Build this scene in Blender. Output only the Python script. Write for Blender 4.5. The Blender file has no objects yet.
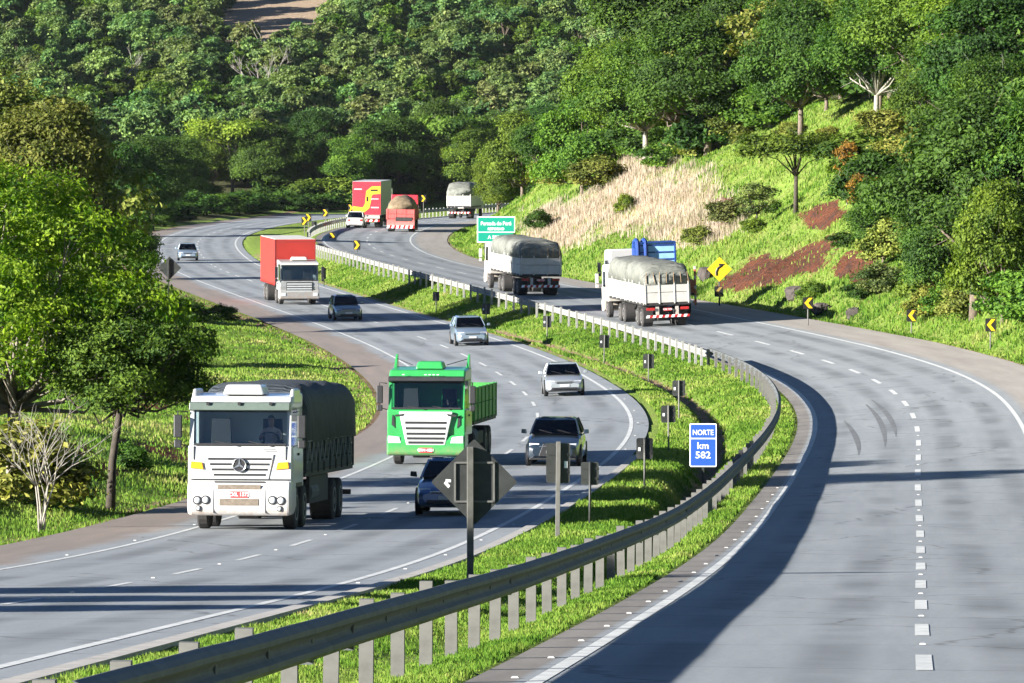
import bpy, math, random
import numpy as np
random.seed(7)
rng = np.random.default_rng(11)
PI = math.pi
S = bpy.context.scene
C = S.collection

# ------------------------------------------------------------------ camera
F_PX, HOR = 6000.0, 100.0            # focal length in pixels, image row of the horizon
TH = math.atan((341.5 - HOR) / F_PX)
CT, ST = math.cos(TH), math.sin(TH)
cam = bpy.data.cameras.new('camera'); camo = bpy.data.objects.new('camera', cam); C.objects.link(camo)
cam.sensor_width = 36; cam.lens = F_PX / 1024 * 36; cam.clip_start = 1; cam.clip_end = 6000
camo.rotation_euler = (PI / 2 - TH, 0, 0)
S.camera = camo

def unproj(px, py, Y):
    a = (px - 512) / F_PX; b = (341.5 - py) / F_PX
    k = Y / (CT + b * ST)
    return a * k, (-ST + b * CT) * k

def proj(X, Y, Z):
    dep = Y * CT - Z * ST
    return 512 + F_PX * X / dep, 341.5 - F_PX * (Y * ST + Z * CT) / dep

# ------------------------------------------------------------------ road alignment
class Spline:
    def __init__(s, x, y):
        s.x = np.array(x, float); s.y = np.array(y, float); n = len(x); h = np.diff(s.x)
        A = np.zeros((n, n)); b = np.zeros(n); A[0, 0] = A[-1, -1] = 1
        for i in range(1, n - 1):
            A[i, i-1] = h[i-1]; A[i, i] = 2*(h[i-1]+h[i]); A[i, i+1] = h[i]
            b[i] = 6*((s.y[i+1]-s.y[i])/h[i]-(s.y[i]-s.y[i-1])/h[i-1])
        s.m = np.linalg.solve(A, b); s.h = h
    def __call__(s, q):
        q = np.asarray(q, float); qq = np.clip(q, s.x[0], s.x[-1])
        i = np.clip(np.searchsorted(s.x, qq) - 1, 0, len(s.x) - 2)
        t0 = s.x[i+1]-qq; t1 = qq-s.x[i]; h = s.h[i]
        return s.m[i]*t0**3/(6*h)+s.m[i+1]*t1**3/(6*h)+(s.y[i]/h-s.m[i]*h/6)*t0+(s.y[i+1]/h-s.m[i+1]*h/6)*t1

YL = [20, 80, 130, 180, 230, 270, 320, 370, 430, 500, 560, 620, 680, 730, 800, 900]
XL = [-10.7, -7.53, -4.88, -1.53, 0.97, 0.04, -4.06, -11.2, -19.73, -25.54, -29.4, -30.98, -28.53, -23.41, -14.52, -1.77]
ZLv = [-3.18, -6.86, -9.7, -11.37, -12.31, -12.75, -12.97, -12.8, -12.59, -13.3, -13.56, -13.75, -13.92, -14.1, -14.48, -15.02]
YR = [20, 80, 130, 180, 225, 260, 300, 345, 400, 460, 510, 560, 610, 660, 720, 900]
XR = [1.51, 5.47, 8.86, 12.2, 14.97, 15.42, 12.62, 5.82, -2.94, -9.98, -12.19, -10.53, -6.28, 0.35, 8.58, 33.28]
ZRv = [-3.22, -6.85, -9.4, -10.99, -11.67, -12.0, -12.17, -11.89, -11.61, -11.63, -11.59, -11.67, -12.1, -12.48, -12.92, -14.26]

class Road:
    def __init__(s, y, x, z, by, bk):
        s.fx = Spline(y, x); s.fz = Spline(y, z); s.by = by; s.bk = bk
    def head(s, Y):
        return (s.fx(np.asarray(Y, float)+1)-s.fx(np.asarray(Y, float)-1))/2
    def bank(s, Y): return np.interp(Y, s.by, s.bk)
    def u(s, x, y):
        t = s.head(y); return (x - s.fx(y)) / np.sqrt(1+t*t)
    def pt(s, Y, u, dz=0.0):
        Y = np.asarray(Y, float); t = s.head(Y); q = np.sqrt(1+t*t)
        return s.fx(Y)+u/q, Y-u*t/q, s.fz(Y)+s.bank(Y)*u+dz
RL = Road(YL, XL, ZLv, [0, 200, 250, 290, 330, 360, 900], [0, 0, .025, .03, .015, 0, 0])
RR = Road(YR, XR, ZRv, [0, 150, 200, 232, 290, 340, 380, 430, 470, 520, 560, 900], [0, 0, .05, .08, .07, .02, -.03, -.06, -.05, -.02, 0, 0])
RAIL_U = -4.95

def vnoise(x, y, seed=0):
    """smooth value noise, 0..1"""
    xi = np.floor(x).astype(np.int64); yi = np.floor(y).astype(np.int64); fx = x-xi; fy = y-yi
    fx = fx*fx*(3-2*fx); fy = fy*fy*(3-2*fy)
    def hsh(a, b):
        h = (a*374761393 + b*668265263 + seed*974711) & 0x7fffffff
        h = ((h ^ (h >> 13))*1274126177) & 0x7fffffff
        return ((h ^ (h >> 16)) & 0xffff)/65535.0
    return (hsh(xi, yi)*(1-fx)+hsh(xi+1, yi)*fx)*(1-fy)+(hsh(xi, yi+1)*(1-fx)+hsh(xi+1, yi+1)*fx)*fy

def sst(a, b, x):
    t = np.clip((x-a)/(b-a), 0, 1); return t*t*(3-2*t)

def terrain(x, y, under=True):
    x = np.asarray(x, float); y = np.asarray(y, float)
    uL = RL.u(x, y); uR = RR.u(x, y)
    zl = RL.fz(y); zr = RR.fz(y); bl = RL.bank(y); br = RR.bank(y)
    # left side
    dl = np.clip(-uL-6.6, 0, None)
    bankh = 1.5*sst(60, 110, y)*(1-sst(172, 225, y))
    zleft = zl + bl*np.clip(uL, -6.6, 4.2) + bankh*sst(.6, 12, dl) + .05*dl*sst(1, 4, dl) - .12*np.exp(-((dl-.5)/.6)**2)
    zleft += (vnoise(x*.5, y*.3, 3)-.5)*.35*sst(.3, 3, dl) + (vnoise(x*.12, y*.08, 4)-.5)*1.2*sst(3, 12, dl)
    # right side
    dr = np.clip(uR-7.2, 0, None)
    rise = .62*np.clip(dr-.9, 0, 19) + .28*np.clip(dr-19.9, 0, 60)
    rise *= 1-.25*sst(560, 700, y)
    zright = zr + br*np.clip(uR, -4.6, 6.6) + rise - .18*np.exp(-((dr-.7)/.5)**2)
    zright += (vnoise(x*.35, y*.2, 5)-.5)*1.1*sst(1.5, 5, dr) + (vnoise(x*1.1, y*.7, 6)-.5)*.35*sst(1, 3, dr)
    # median
    ul = uL-4.3; ur = RAIL_U+.55-uR         # distance from each edge, both positive inside the median
    w = np.clip(ul, 0, None)/np.maximum(np.clip(ul, 0, None)+np.clip(ur, 0, None), .01)
    zmed = (zl+bl*4.3)*(1-w)+(zr+br*(RAIL_U+.5))*w
    wide = np.clip(ul, 0, None)+np.clip(ur, 0, None)
    fc = np.interp(y, [0, 140, 182, 222, 272, 300, 330], [.72, .67, .53, .46, .39, .29, .2])
    amp = np.interp(y, [60, 100, 130, 170, 300, 340, 400], [.1, .2, .75, .9, .4, .22, .15])*np.clip(wide/3, 0, 1)
    sg = .55/np.maximum(wide, 1.2)
    zmed = zmed - amp*np.exp(-((w-fc)/np.maximum(sg, .1))**2) - .25*np.sin(PI*w)*np.clip(wide/6, 0, 1)*.4
    zmed += (vnoise(x*.8, y*.5, 8)-.5)*.16*np.sin(PI*np.clip(w, 0, 1))
    z = np.where(uL < 4.3, zleft, np.where(uR > RAIL_U+.55, zright, zmed))
    # valley floor and the forested hillside behind
    k = sst(720, 800, y)
    far = -14.2 + .125*np.clip(y-770, 0, 520) + .03*np.clip(y-1290, 0, None) + (vnoise(x*.02, y*.012, 9)-.5)*8*sst(780, 900, y) + .03*np.abs(x)
    z = z*(1-k)+far*k
    if under:
        onl = (uL > -6.3) & (uL < 4.1); onr = (uR > -4.1) & (uR < 6.5)
        z = np.where((onl | onr) & (y < 800), z-.14, z)
    return z

def hit(px, py, y0=40, y1=1500):
    Y = np.arange(y0, y1, .25)
    a = (px-512)/F_PX; b = (341.5-py)/F_PX
    k = Y/(CT+b*ST); X = a*k; Z = (-ST+b*CT)*k
    d = Z-terrain(X, Y, False)
    i = np.argmax(d < 0)
    if d[i] >= 0: i = len(Y)-1
    return float(X[i]), float(Y[i]), float(terrain(X[i], Y[i], False))

def gz(x, y): return float(terrain(np.array([x]), np.array([y]), False)[0])

# ------------------------------------------------------------------ materials
def newmat(name):
    m = bpy.data.materials.new(name); m.use_nodes = True
    nt = m.node_tree; b = nt.nodes['Principled BSDF']
    return m, nt, b
def N(nt, t, **k):
    n = nt.nodes.new(t)
    for a, v in k.items(): setattr(n, a, v)
    return n
def noise(nt, scale, detail=4, rough=.6, vec=None, dist=0):
    n = N(nt, 'ShaderNodeTexNoise'); n.inputs['Scale'].default_value = scale; n.inputs['Detail'].default_value = detail
    n.inputs['Roughness'].default_value = rough; n.inputs['Distortion'].default_value = dist
    if vec is not None: nt.links.new(vec, n.inputs['Vector'])
    return n.outputs['Fac']
def ramp(nt, fac, stops):
    r = N(nt, 'ShaderNodeValToRGB'); e = r.color_ramp.elements
    while len(e) < len(stops): e.new(.5)
    for q, (p, c) in zip(e, stops):
        q.position = p; q.color = (c[0], c[1], c[2], 1) if not isinstance(c, (int, float)) else (c, c, c, 1)
    nt.links.new(fac, r.inputs[0]); return r.outputs[0]
def mix(nt, fac, a, b, mode='MIX'):
    n = N(nt, 'ShaderNodeMix', data_type='RGBA', blend_type=mode)
    for sock, v in ((n.inputs[0], fac), (n.inputs[6], a), (n.inputs[7], b)):
        if isinstance(v, (int, float)): sock.default_value = v if sock == n.inputs[0] else (v, v, v, 1)
        elif isinstance(v, tuple): sock.default_value = (v[0], v[1], v[2], 1)
        else: nt.links.new(v, sock)
    return n.outputs[2]
def math_(nt, op, a, b=0.0, c=None):
    n = N(nt, 'ShaderNodeMath', operation=op)
    for i, v in enumerate((a, b) if c is None else (a, b, c)):
        if isinstance(v, (int, float)): n.inputs[i].default_value = v
        else: nt.links.new(v, n.inputs[i])
    return n.outputs[0]
def attr(nt, name):
    n = N(nt, 'ShaderNodeAttribute'); n.attribute_name = name; return n.outputs['Fac']
def maprange(nt, v, a, b, c=0.0, d=1.0):
    n = N(nt, 'ShaderNodeMapRange', interpolation_type='SMOOTHSTEP'); nt.links.new(v, n.inputs[0])
    for i, q in enumerate((a, b, c, d)): n.inputs[i+1].default_value = q
    return n.outputs[0]
def bump(nt, b, h, strength, dist):
    n = N(nt, 'ShaderNodeBump'); n.inputs['Strength'].default_value = strength; n.inputs['Distance'].default_value = dist
    nt.links.new(h, n.inputs['Height']); nt.links.new(n.outputs[0], b.inputs['Normal'])
def objco(nt): return N(nt, 'ShaderNodeTexCoord').outputs['Object']

_simple = {}
def simple(name, col, rough=.5, metal=0.0, var=.15, scale=6.0, coat=0.0, dirt=None, dirtz=None):
    if name in _simple: return _simple[name]
    m, nt, b = newmat(name)
    oc = objco(nt)
    f = noise(nt, scale, 5, .65, oc)
    lo = tuple(c*(1-var) for c in col); hi = tuple(min(1, c*(1+var)) for c in col)
    out = ramp(nt, f, [(.3, lo), (.7, hi)])
    if dirt:
        sep = N(nt, 'ShaderNodeSeparateXYZ'); nt.links.new(oc, sep.inputs[0])
        zf = maprange(nt, sep.outputs[2], dirtz[1], dirtz[0])
        d2 = math_(nt, 'MULTIPLY', zf, ramp(nt, noise(nt, scale*1.7, 6, .7, oc), [(.35, .1), (.65, 1.0)]))
        out = mix(nt, math_(nt, 'MULTIPLY', d2, .75), out, dirt)
    nt.links.new(out, b.inputs['Base Color'])
    b.inputs['Roughness'].default_value = rough; b.inputs['Metallic'].default_value = metal
    b.inputs['Coat Weight'].default_value = coat; b.inputs['Coat Roughness'].default_value = .08
    _simple[name] = m
    return m

DUST = (.30, .20, .13)
M = {}
M['white_paint'] = simple('white truck paint', (.50, .505, .50), .35, 0, .03, 3, .5, DUST, (.2, 1.1))
M['white_dusty'] = simple('dusty white boards', (.52, .50, .46), .6, 0, .12, 4, 0, DUST, (.4, 1.5))
M['green_paint'] = simple('green truck paint', (.03, .28, .07), .35, 0, .06, 3, .5, DUST, (.2, .8))
M['green_body'] = simple('green body boards', (.045, .26, .05), .55, 0, .15, 3, 0, DUST, (.5, 1.4))
M['red_paint'] = simple('red box canvas', (.36, .024, .016), .6, 0, .14, 1.2)
M['red_dusty'] = simple('faded red steel', (.50, .10, .09), .6, 0, .25, 5, 0, (.55, .42, .36), (.2, 1.3))
M['grey_cab'] = simple('dusty grey cab paint', (.27, .28, .28), .45, 0, .15, 4, .2, DUST, (.2, 1.3))
M['blue_paint'] = simple('blue car paint', (.05, .14, .31), .3, .2, .05, 3, 1)
M['navy_paint'] = simple('dark sedan paint', (.012, .022, .035), .35, .0, .05, 3, 1)
M['silver_paint'] = simple('silver car paint', (.38, .41, .43), .3, .4, .05, 3, 1)
M['bluegrey_paint'] = simple('blue grey car paint', (.24, .31, .38), .3, .4, .05, 3, 1)
M['teal_paint'] = simple('grey green car paint', (.16, .21, .22), .3, .4, .05, 3, 1)
M['white_car'] = simple('white car paint', (.7, .7, .68), .35, 0, .04, 3, .8)
M['black'] = simple('black plastic', (.018, .018, .02), .5, 0, .25, 8)
M['dark'] = simple('dark chassis steel', (.03, .028, .027), .7, 0, .35, 5)
M['rubber'] = simple('tyre rubber', (.03, .028, .027), .85, 0, .3, 9)
M['rim'] = simple('dusty steel rim', (.30, .28, .26), .5, .4, .2, 9)
M['chrome'] = simple('bright metal', (.6, .6, .6), .25, .9, .05, 9)
M['lens'] = simple('clear lamp lens', (.62, .64, .66), .12, .1, .1, 9, 1)
M['amber'] = simple('amber lens', (.85, .33, .02), .25, 0, .1, 9, .6)
M['redlens'] = simple('red lamp lens', (.45, .02, .02), .25, 0, .1, 9, .6)
M['interior'] = simple('cab interior', (.016, .016, .018), .8, 0, .2, 4)
M['steel'] = simple('galvanised steel', (.085, .092, .095), .75, .0, .3, 2.5)  # darkened so the near beam's road face carries its shade in the colour
M['post_pale'] = simple('pale painted post', (.27, .265, .25), .75, 0, .2, 6)
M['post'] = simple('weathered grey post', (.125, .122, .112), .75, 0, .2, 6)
M['signpost'] = simple('dark weathered timber post', (.085, .085, .075), .8, 0, .3, 6)
M['signback'] = simple('unpainted dark sign back', (.035, .038, .036), .55, .2, .25, 5)
M['sign_green'] = simple('green sign face', (.0, .26, .18), .5, 0, .05, 5)
M['sign_blue'] = simple('blue sign face', (.015, .075, .36), .5, 0, .05, 5)
M['sign_white'] = simple('white sign film', (.85, .87, .87), .5, 0, .03, 5)
M['sign_yellow'] = simple('yellow sign film', (.85, .52, .01), .5, 0, .05, 5)
M['sign_black'] = simple('black sign film', (.015, .015, .015), .5, 0, .1, 5)
M['plate_red'] = simple('red plate', (.6, .05, .05), .5, 0, .05, 9)
M['plate_grey'] = simple('grey plate', (.5, .5, .5), .5, 0, .05, 9)
M['paint_line'] = simple('road line paint', (.50, .51, .50), .8, 0, .28, 3)
M['concrete'] = simple('worn concrete', (.36, .34, .31), .85, 0, .25, 3)
M['logo_yellow'] = simple('yellow livery', (.85, .50, .03), .5, 0, .06, 4)
M['red_livery'] = simple('red livery', (.55, .03, .05), .5, 0, .12, 3)
M['grey_curtain'] = simple('grey trailer side', (.38, .39, .39), .6, 0, .2, 2)
M['blue_load'] = simple('pale blue cage panel', (.30, .55, .80), .5, 0, .1, 3)
M['blue_dark'] = simple('dark blue frame', (.015, .05, .22), .45, 0, .1, 3)
M['orange_post'] = simple('rusty orange stake', (.45, .14, .06), .7, 0, .3, 6)
M['skin'] = simple('skin', (.42, .22, .15), .5, 0, .06, 20)
M['shirt'] = simple('pink shirt', (.75, .48, .43), .9, 0, .08, 12)
M['soilload'] = simple('ore load', (.17, .125, .075), .95, 0, .45, 3)
M['rock'] = simple('dark weathered rock', (.055, .045, .04), .9, 0, .5, 2)

def tarp_mat(name, col, hi):
    m, nt, b = newmat(name); oc = objco(nt)
    w = N(nt, 'ShaderNodeTexWave', wave_type='BANDS', bands_direction='Y'); w.inputs['Scale'].default_value = 1.6
    w.inputs['Distortion'].default_value = 3; w.inputs['Detail'].default_value = 3; nt.links.new(oc, w.inputs[0])
    f = noise(nt, 2.2, 6, .7, oc)
    nt.links.new(ramp(nt, f, [(.3, col), (.72, hi)]), b.inputs['Base Color'])
    bump(nt, b, math_(nt, 'ADD', w.outputs['Fac'], f), .8, .06)
    b.inputs['Roughness'].default_value = .75
    return m
M['tarp_dark'] = tarp_mat('dark tarpaulin', (.020, .028, .036), (.05, .06, .07))
M['tarp_grey'] = tarp_mat('dusty grey tarpaulin', (.10, .11, .095), (.22, .22, .19))

def glass_mat():
    m, nt, b = newmat('tinted vehicle glass')
    out = nt.nodes['Material Output']
    tr = N(nt, 'ShaderNodeBsdfTransparent'); tr.inputs[0].default_value = (.80, .86, .87, 1)
    gl = N(nt, 'ShaderNodeBsdfGlossy'); gl.inputs['Roughness'].default_value = .03; gl.inputs[0].default_value = (.9, .95, 1, 1)
    fr = N(nt, 'ShaderNodeFresnel'); fr.inputs[0].default_value = 1.33
    ms = N(nt, 'ShaderNodeMixShader'); f2 = math_(nt, 'MULTIPLY_ADD', fr.outputs[0], 1.0, .01)
    nt.links.new(f2, ms.inputs[0]); nt.links.new(tr.outputs[0], ms.inputs[1]); nt.links.new(gl.outputs[0], ms.inputs[2])
    nt.links.new(ms.outputs[0], out.inputs[0]); return m
M['glass'] = glass_mat()

def leaf_mat(name, dark, light, trans=.35, hue=.04, accent=None):
    dark, light = [(c[0]*1.2, c[1], c[2]*.72) for c in (dark, light)]
    m, nt, b = newmat(name); out = nt.nodes['Material Output']
    t = attr(nt, 'tint'); oi = N(nt, 'ShaderNodeObjectInfo').outputs['Random']
    stops = [(.15, dark), (.8, light)]
    if accent: stops.append((.97, accent))
    col = ramp(nt, t, stops)
    hs = N(nt, 'ShaderNodeHueSaturation'); nt.links.new(col, hs.inputs['Color'])
    nt.links.new(math_(nt, 'MULTIPLY_ADD', oi, hue, .5-hue/2), hs.inputs['Hue'])
    oi2 = math_(nt, 'FRACT', math_(nt, 'MULTIPLY', oi, 7.31))
    nt.links.new(math_(nt, 'MULTIPLY_ADD', oi2, .55, .72), hs.inputs['Value'])
    d = N(nt, 'ShaderNodeBsdfDiffuse'); nt.links.new(hs.outputs[0], d.inputs[0])
    tr = N(nt, 'ShaderNodeBsdfTranslucent')
    tc = mix(nt, 1.0, hs.outputs[0], (1.0, 1.15, .45), 'MULTIPLY'); nt.links.new(tc, tr.inputs[0])
    ms = N(nt, 'ShaderNodeMixShader'); ms.inputs[0].default_value = trans
    nt.links.new(d.outputs[0], ms.inputs[1]); nt.links.new(tr.outputs[0], ms.inputs[2])
    gl = N(nt, 'ShaderNodeBsdfGlossy'); gl.inputs['Roughness'].default_value = .65
    ms2 = N(nt, 'ShaderNodeMixShader'); ms2.inputs[0].default_value = .012
    nt.links.new(ms.outputs[0], ms2.inputs[1]); nt.links.new(gl.outputs[0], ms2.inputs[2])
    nt.links.new(ms2.outputs[0], out.inputs[0])
    m.cycles.use_transparent_shadow = False if hasattr(m, 'cycles') and hasattr(m.cycles, 'use_transparent_shadow') else False
    return m
M['leaf_fore'] = leaf_mat('sunlit yellow green foliage', (.06, .15, .016), (.30, .45, .05), .55)
M['leaf_dark'] = leaf_mat('dark foliage', (.018, .052, .012), (.062, .15, .026))
M['leaf_mid'] = leaf_mat('mid green foliage', (.026, .075, .014), (.115, .22, .032))
M['leaf_light'] = leaf_mat('bright yellow green foliage', (.045, .105, .016), (.17, .27, .035), .42)
M['leaf_olive'] = leaf_mat('olive brown foliage', (.06, .10, .022), (.21, .26, .07), .3)
M['leaf_grey'] = leaf_mat('grey green foliage', (.045, .085, .03), (.15, .20, .08), .3)
M['leaf_orange'] = leaf_mat('orange tinged foliage', (.10, .07, .02), (.36, .18, .045), .3)
M['leaf_far'] = leaf_mat('far hillside foliage', (.046, .118, .052), (.165, .285, .105), .35, .06)
M['leaf_farpale'] = leaf_mat('pale far foliage', (.07, .13, .06), (.19, .26, .12), .35, .05)
M['bark'] = simple('grey brown bark', (.13, .10, .075), .9, 0, .4, 5)
M['bark_mid'] = simple('grey bark', (.19, .165, .13), .9, 0, .35, 5)
M['bark_dark'] = simple('dark bark', (.05, .04, .03), .9, 0, .4, 5)
M['bark_pale'] = simple('pale grey bark', (.27, .25, .21), .85, 0, .25, 5)

def blade_mat(name, stops, trans):
    m, nt, b = newmat(name); out = nt.nodes['Material Output']
    col = ramp(nt, attr(nt, 'tint'), stops)
    d = N(nt, 'ShaderNodeBsdfDiffuse'); nt.links.new(col, d.inputs[0])
    tr = N(nt, 'ShaderNodeBsdfTranslucent'); nt.links.new(col, tr.inputs[0])
    ms = N(nt, 'ShaderNodeMixShader'); ms.inputs[0].default_value = trans
    nt.links.new(d.outputs[0], ms.inputs[1]); nt.links.new(tr.outputs[0], ms.inputs[2]); nt.links.new(ms.outputs[0], out.inputs[0])
    return m
M['blade'] = blade_mat('grass blades', [(0, (.05, .12, .016)), (.35, (.13, .235, .032)), (.65, (.23, .31, .06)), (.85, (.33, .34, .11)), (1, (.40, .33, .17))], .4)
M['blade_dry'] = blade_mat('dry grass stalks', [(0, (.22, .21, .11)), (.3, (.36, .30, .22)), (1, (.48, .41, .33))], .3)

def ground_mat():
    m, nt, b = newmat('verge soil and turf')
    geo = N(nt, 'ShaderNodeNewGeometry').outputs['Position']
    n1 = noise(nt, .35, 6, .65, geo); n2 = noise(nt, 2.5, 6, .7, geo); n3 = noise(nt, 14, 4, .7, geo)
    g = ramp(nt, n2, [(.25, (.09, .16, .025)), (.5, (.17, .26, .04)), (.75, (.28, .31, .09))])
    g = mix(nt, ramp(nt, n1, [(.45, 0), (.75, .65)]), g, (.21, .20, .075))
    g = mix(nt, ramp(nt, n3, [(.52, 0), (.72, .55)]), g, (.07, .085, .025))
    red = ramp(nt, n2, [(.3, (.04, .018, .011)), (.5, (.105, .036, .020)), (.75, (.17, .066, .040))])
    red = mix(nt, ramp(nt, noise(nt, .9, 7, .75, geo, 1.5), [(.48, 0), (.58, .95)]), red, (.045, .028, .022))
    red = mix(nt, ramp(nt, n3, [(.5, 0), (.7, .5)]), red, (.30, .14, .08))
    def mask(name, lo=.35, hi=.6):
        a = math_(nt, 'ADD', attr(nt, name), math_(nt, 'MULTIPLY', math_(nt, 'SUBTRACT', n2, .5), .9))
        return maprange(nt, a, lo, hi)
    dry = ramp(nt, n3, [(.3, (.33, .25, .14)), (.7, (.50, .40, .26))])
    col = mix(nt, mask('dry'), g, dry)
    col = mix(nt, mask('red', .36, .44), col, red)
    col = mix(nt, mask('dirt'), col, ramp(nt, n2, [(.3, (.19, .12, .075)), (.7, (.34, .24, .16))]))
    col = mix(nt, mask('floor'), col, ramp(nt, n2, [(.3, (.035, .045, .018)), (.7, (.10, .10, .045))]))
    col = mix(nt, mask('brown'), col, ramp(nt, n2, [(.3, (.26, .19, .13)), (.7, (.40, .31, .22))]))
    nt.links.new(col, b.inputs['Base Color']); b.inputs['Roughness'].default_value = .95
    b.inputs['Specular IOR Level'].default_value = .1
    bump(nt, b, math_(nt, 'ADD', n2, math_(nt, 'MULTIPLY', n3, .4)), .9, .25)
    return m
M['ground'] = ground_mat()

def road_mat(name, kind):
    m, nt, b = newmat(name)
    u = attr(nt, 'u'); v = attr(nt, 'v')
    cv = N(nt, 'ShaderNodeCombineXYZ'); nt.links.new(u, cv.inputs[0]); nt.links.new(math_(nt, 'MULTIPLY', v, .07), cv.inputs[1])
    geo = N(nt, 'ShaderNodeNewGeometry').outputs['Position']
    streak = noise(nt, 1.3, 6, .65, cv.outputs[0]); grain = noise(nt, 14, 5, .85, geo); patch = noise(nt, .16, 4, .6, geo)
    base = ramp(nt, streak, [(.25, (.222, .242, .256)), (.75, (.318, .338, .352))])
    # wheel paths: darker bands about 0.9 m either side of each lane's middle
    a = math_(nt, 'ABSOLUTE', math_(nt, 'SUBTRACT', math_(nt, 'ABSOLUTE', u), 1.8))
    wp = math_(nt, 'ABSOLUTE', math_(nt, 'SUBTRACT', a, .85))
    wpm = math_(nt, 'MULTIPLY', maprange(nt, wp, .55, .1), ramp(nt, patch, [(.38, .1), (.62, .8)]))
    base = mix(nt, wpm, base, (.13, .142, .152))
    base = mix(nt, ramp(nt, grain, [(.35, .45), (.65, 0)]), base, (.13, .137, .143))
    crack = N(nt, 'ShaderNodeTexVoronoi', feature='DISTANCE_TO_EDGE'); crack.inputs['Scale'].default_value = .16
    wv = N(nt, 'ShaderNodeVectorMath', operation='ADD'); nz = N(nt, 'ShaderNodeTexNoise'); nz.inputs['Scale'].default_value = .8
    nt.links.new(geo, nz.inputs[0]); nt.links.new(geo, wv.inputs[0]); nt.links.new(nz.outputs['Color'], wv.inputs[1]); nt.links.new(wv.outputs[0], crack.inputs[0])
    base = mix(nt, math_(nt, 'MULTIPLY', maprange(nt, crack.outputs[0], .012, .002), .45), base, (.04, .04, .04))
    if kind == 'L':
        sh = maprange(nt, math_(nt, 'ADD', u, math_(nt, 'MULTIPLY', math_(nt, 'SUBTRACT', patch, .5), 2.2)), -3.8, -4.6)
        dirt = ramp(nt, streak, [(.25, (.17, .145, .125)), (.6, (.235, .19, .16)), (.8, (.29, .21, .165))])
        base = mix(nt, math_(nt, 'MULTIPLY', sh, .92), base, dirt)
    else:
        sh = maprange(nt, u, 3.75, 4.3)
        base = mix(nt, math_(nt, 'MULTIPLY', sh, .9), base, ramp(nt, streak, [(.25, (.24, .21, .185)), (.75, (.36, .33, .29))]))
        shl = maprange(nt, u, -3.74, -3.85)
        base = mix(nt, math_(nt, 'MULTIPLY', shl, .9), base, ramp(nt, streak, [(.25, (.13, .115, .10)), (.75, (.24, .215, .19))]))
    nt.links.new(base, b.inputs['Base Color']); b.inputs['Roughness'].default_value = .8
    b.inputs['Specular IOR Level'].default_value = .3
    bump(nt, b, grain, .35, .01)
    return m
M['roadL'] = road_mat('left asphalt', 'L'); M['roadR'] = road_mat('right asphalt', 'R')

# ------------------------------------------------------------------ mesh builder
def link(name, me, mats, parent=None):
    o = bpy.data.objects.new(name, me); C.objects.link(o)
    for m in mats: me.materials.append(m)
    if parent is not None: o.parent = parent
    return o

def npmesh(name, verts, quads=None, tris=None, attrs=None, smooth=False):
    me = bpy.data.meshes.new(name); verts = np.asarray(verts, np.float32)
    nq = 0 if quads is None else len(quads); ntr = 0 if tris is None else len(tris)
    me.vertices.add(len(verts)); me.vertices.foreach_set('co', verts.ravel())
    li = []
    if nq: li.append(np.asarray(quads, np.int32).ravel())
    if ntr: li.append(np.asarray(tris, np.int32).ravel())
    li = np.concatenate(li); me.loops.add(len(li)); me.loops.foreach_set('vertex_index', li)
    me.polygons.add(nq+ntr)
    st = np.concatenate([np.arange(nq)*4, nq*4+np.arange(ntr)*3]).astype(np.int32)
    me.polygons.foreach_set('loop_start', st)
    me.polygons.foreach_set('use_smooth', np.full(nq+ntr, smooth))
    for k, a in (attrs or {}).items():
        at = me.attributes.new(k, 'FLOAT', 'POINT'); at.data.foreach_set('value', np.asarray(a, np.float32))
    me.update(calc_edges=True); me.validate(); return me

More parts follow.
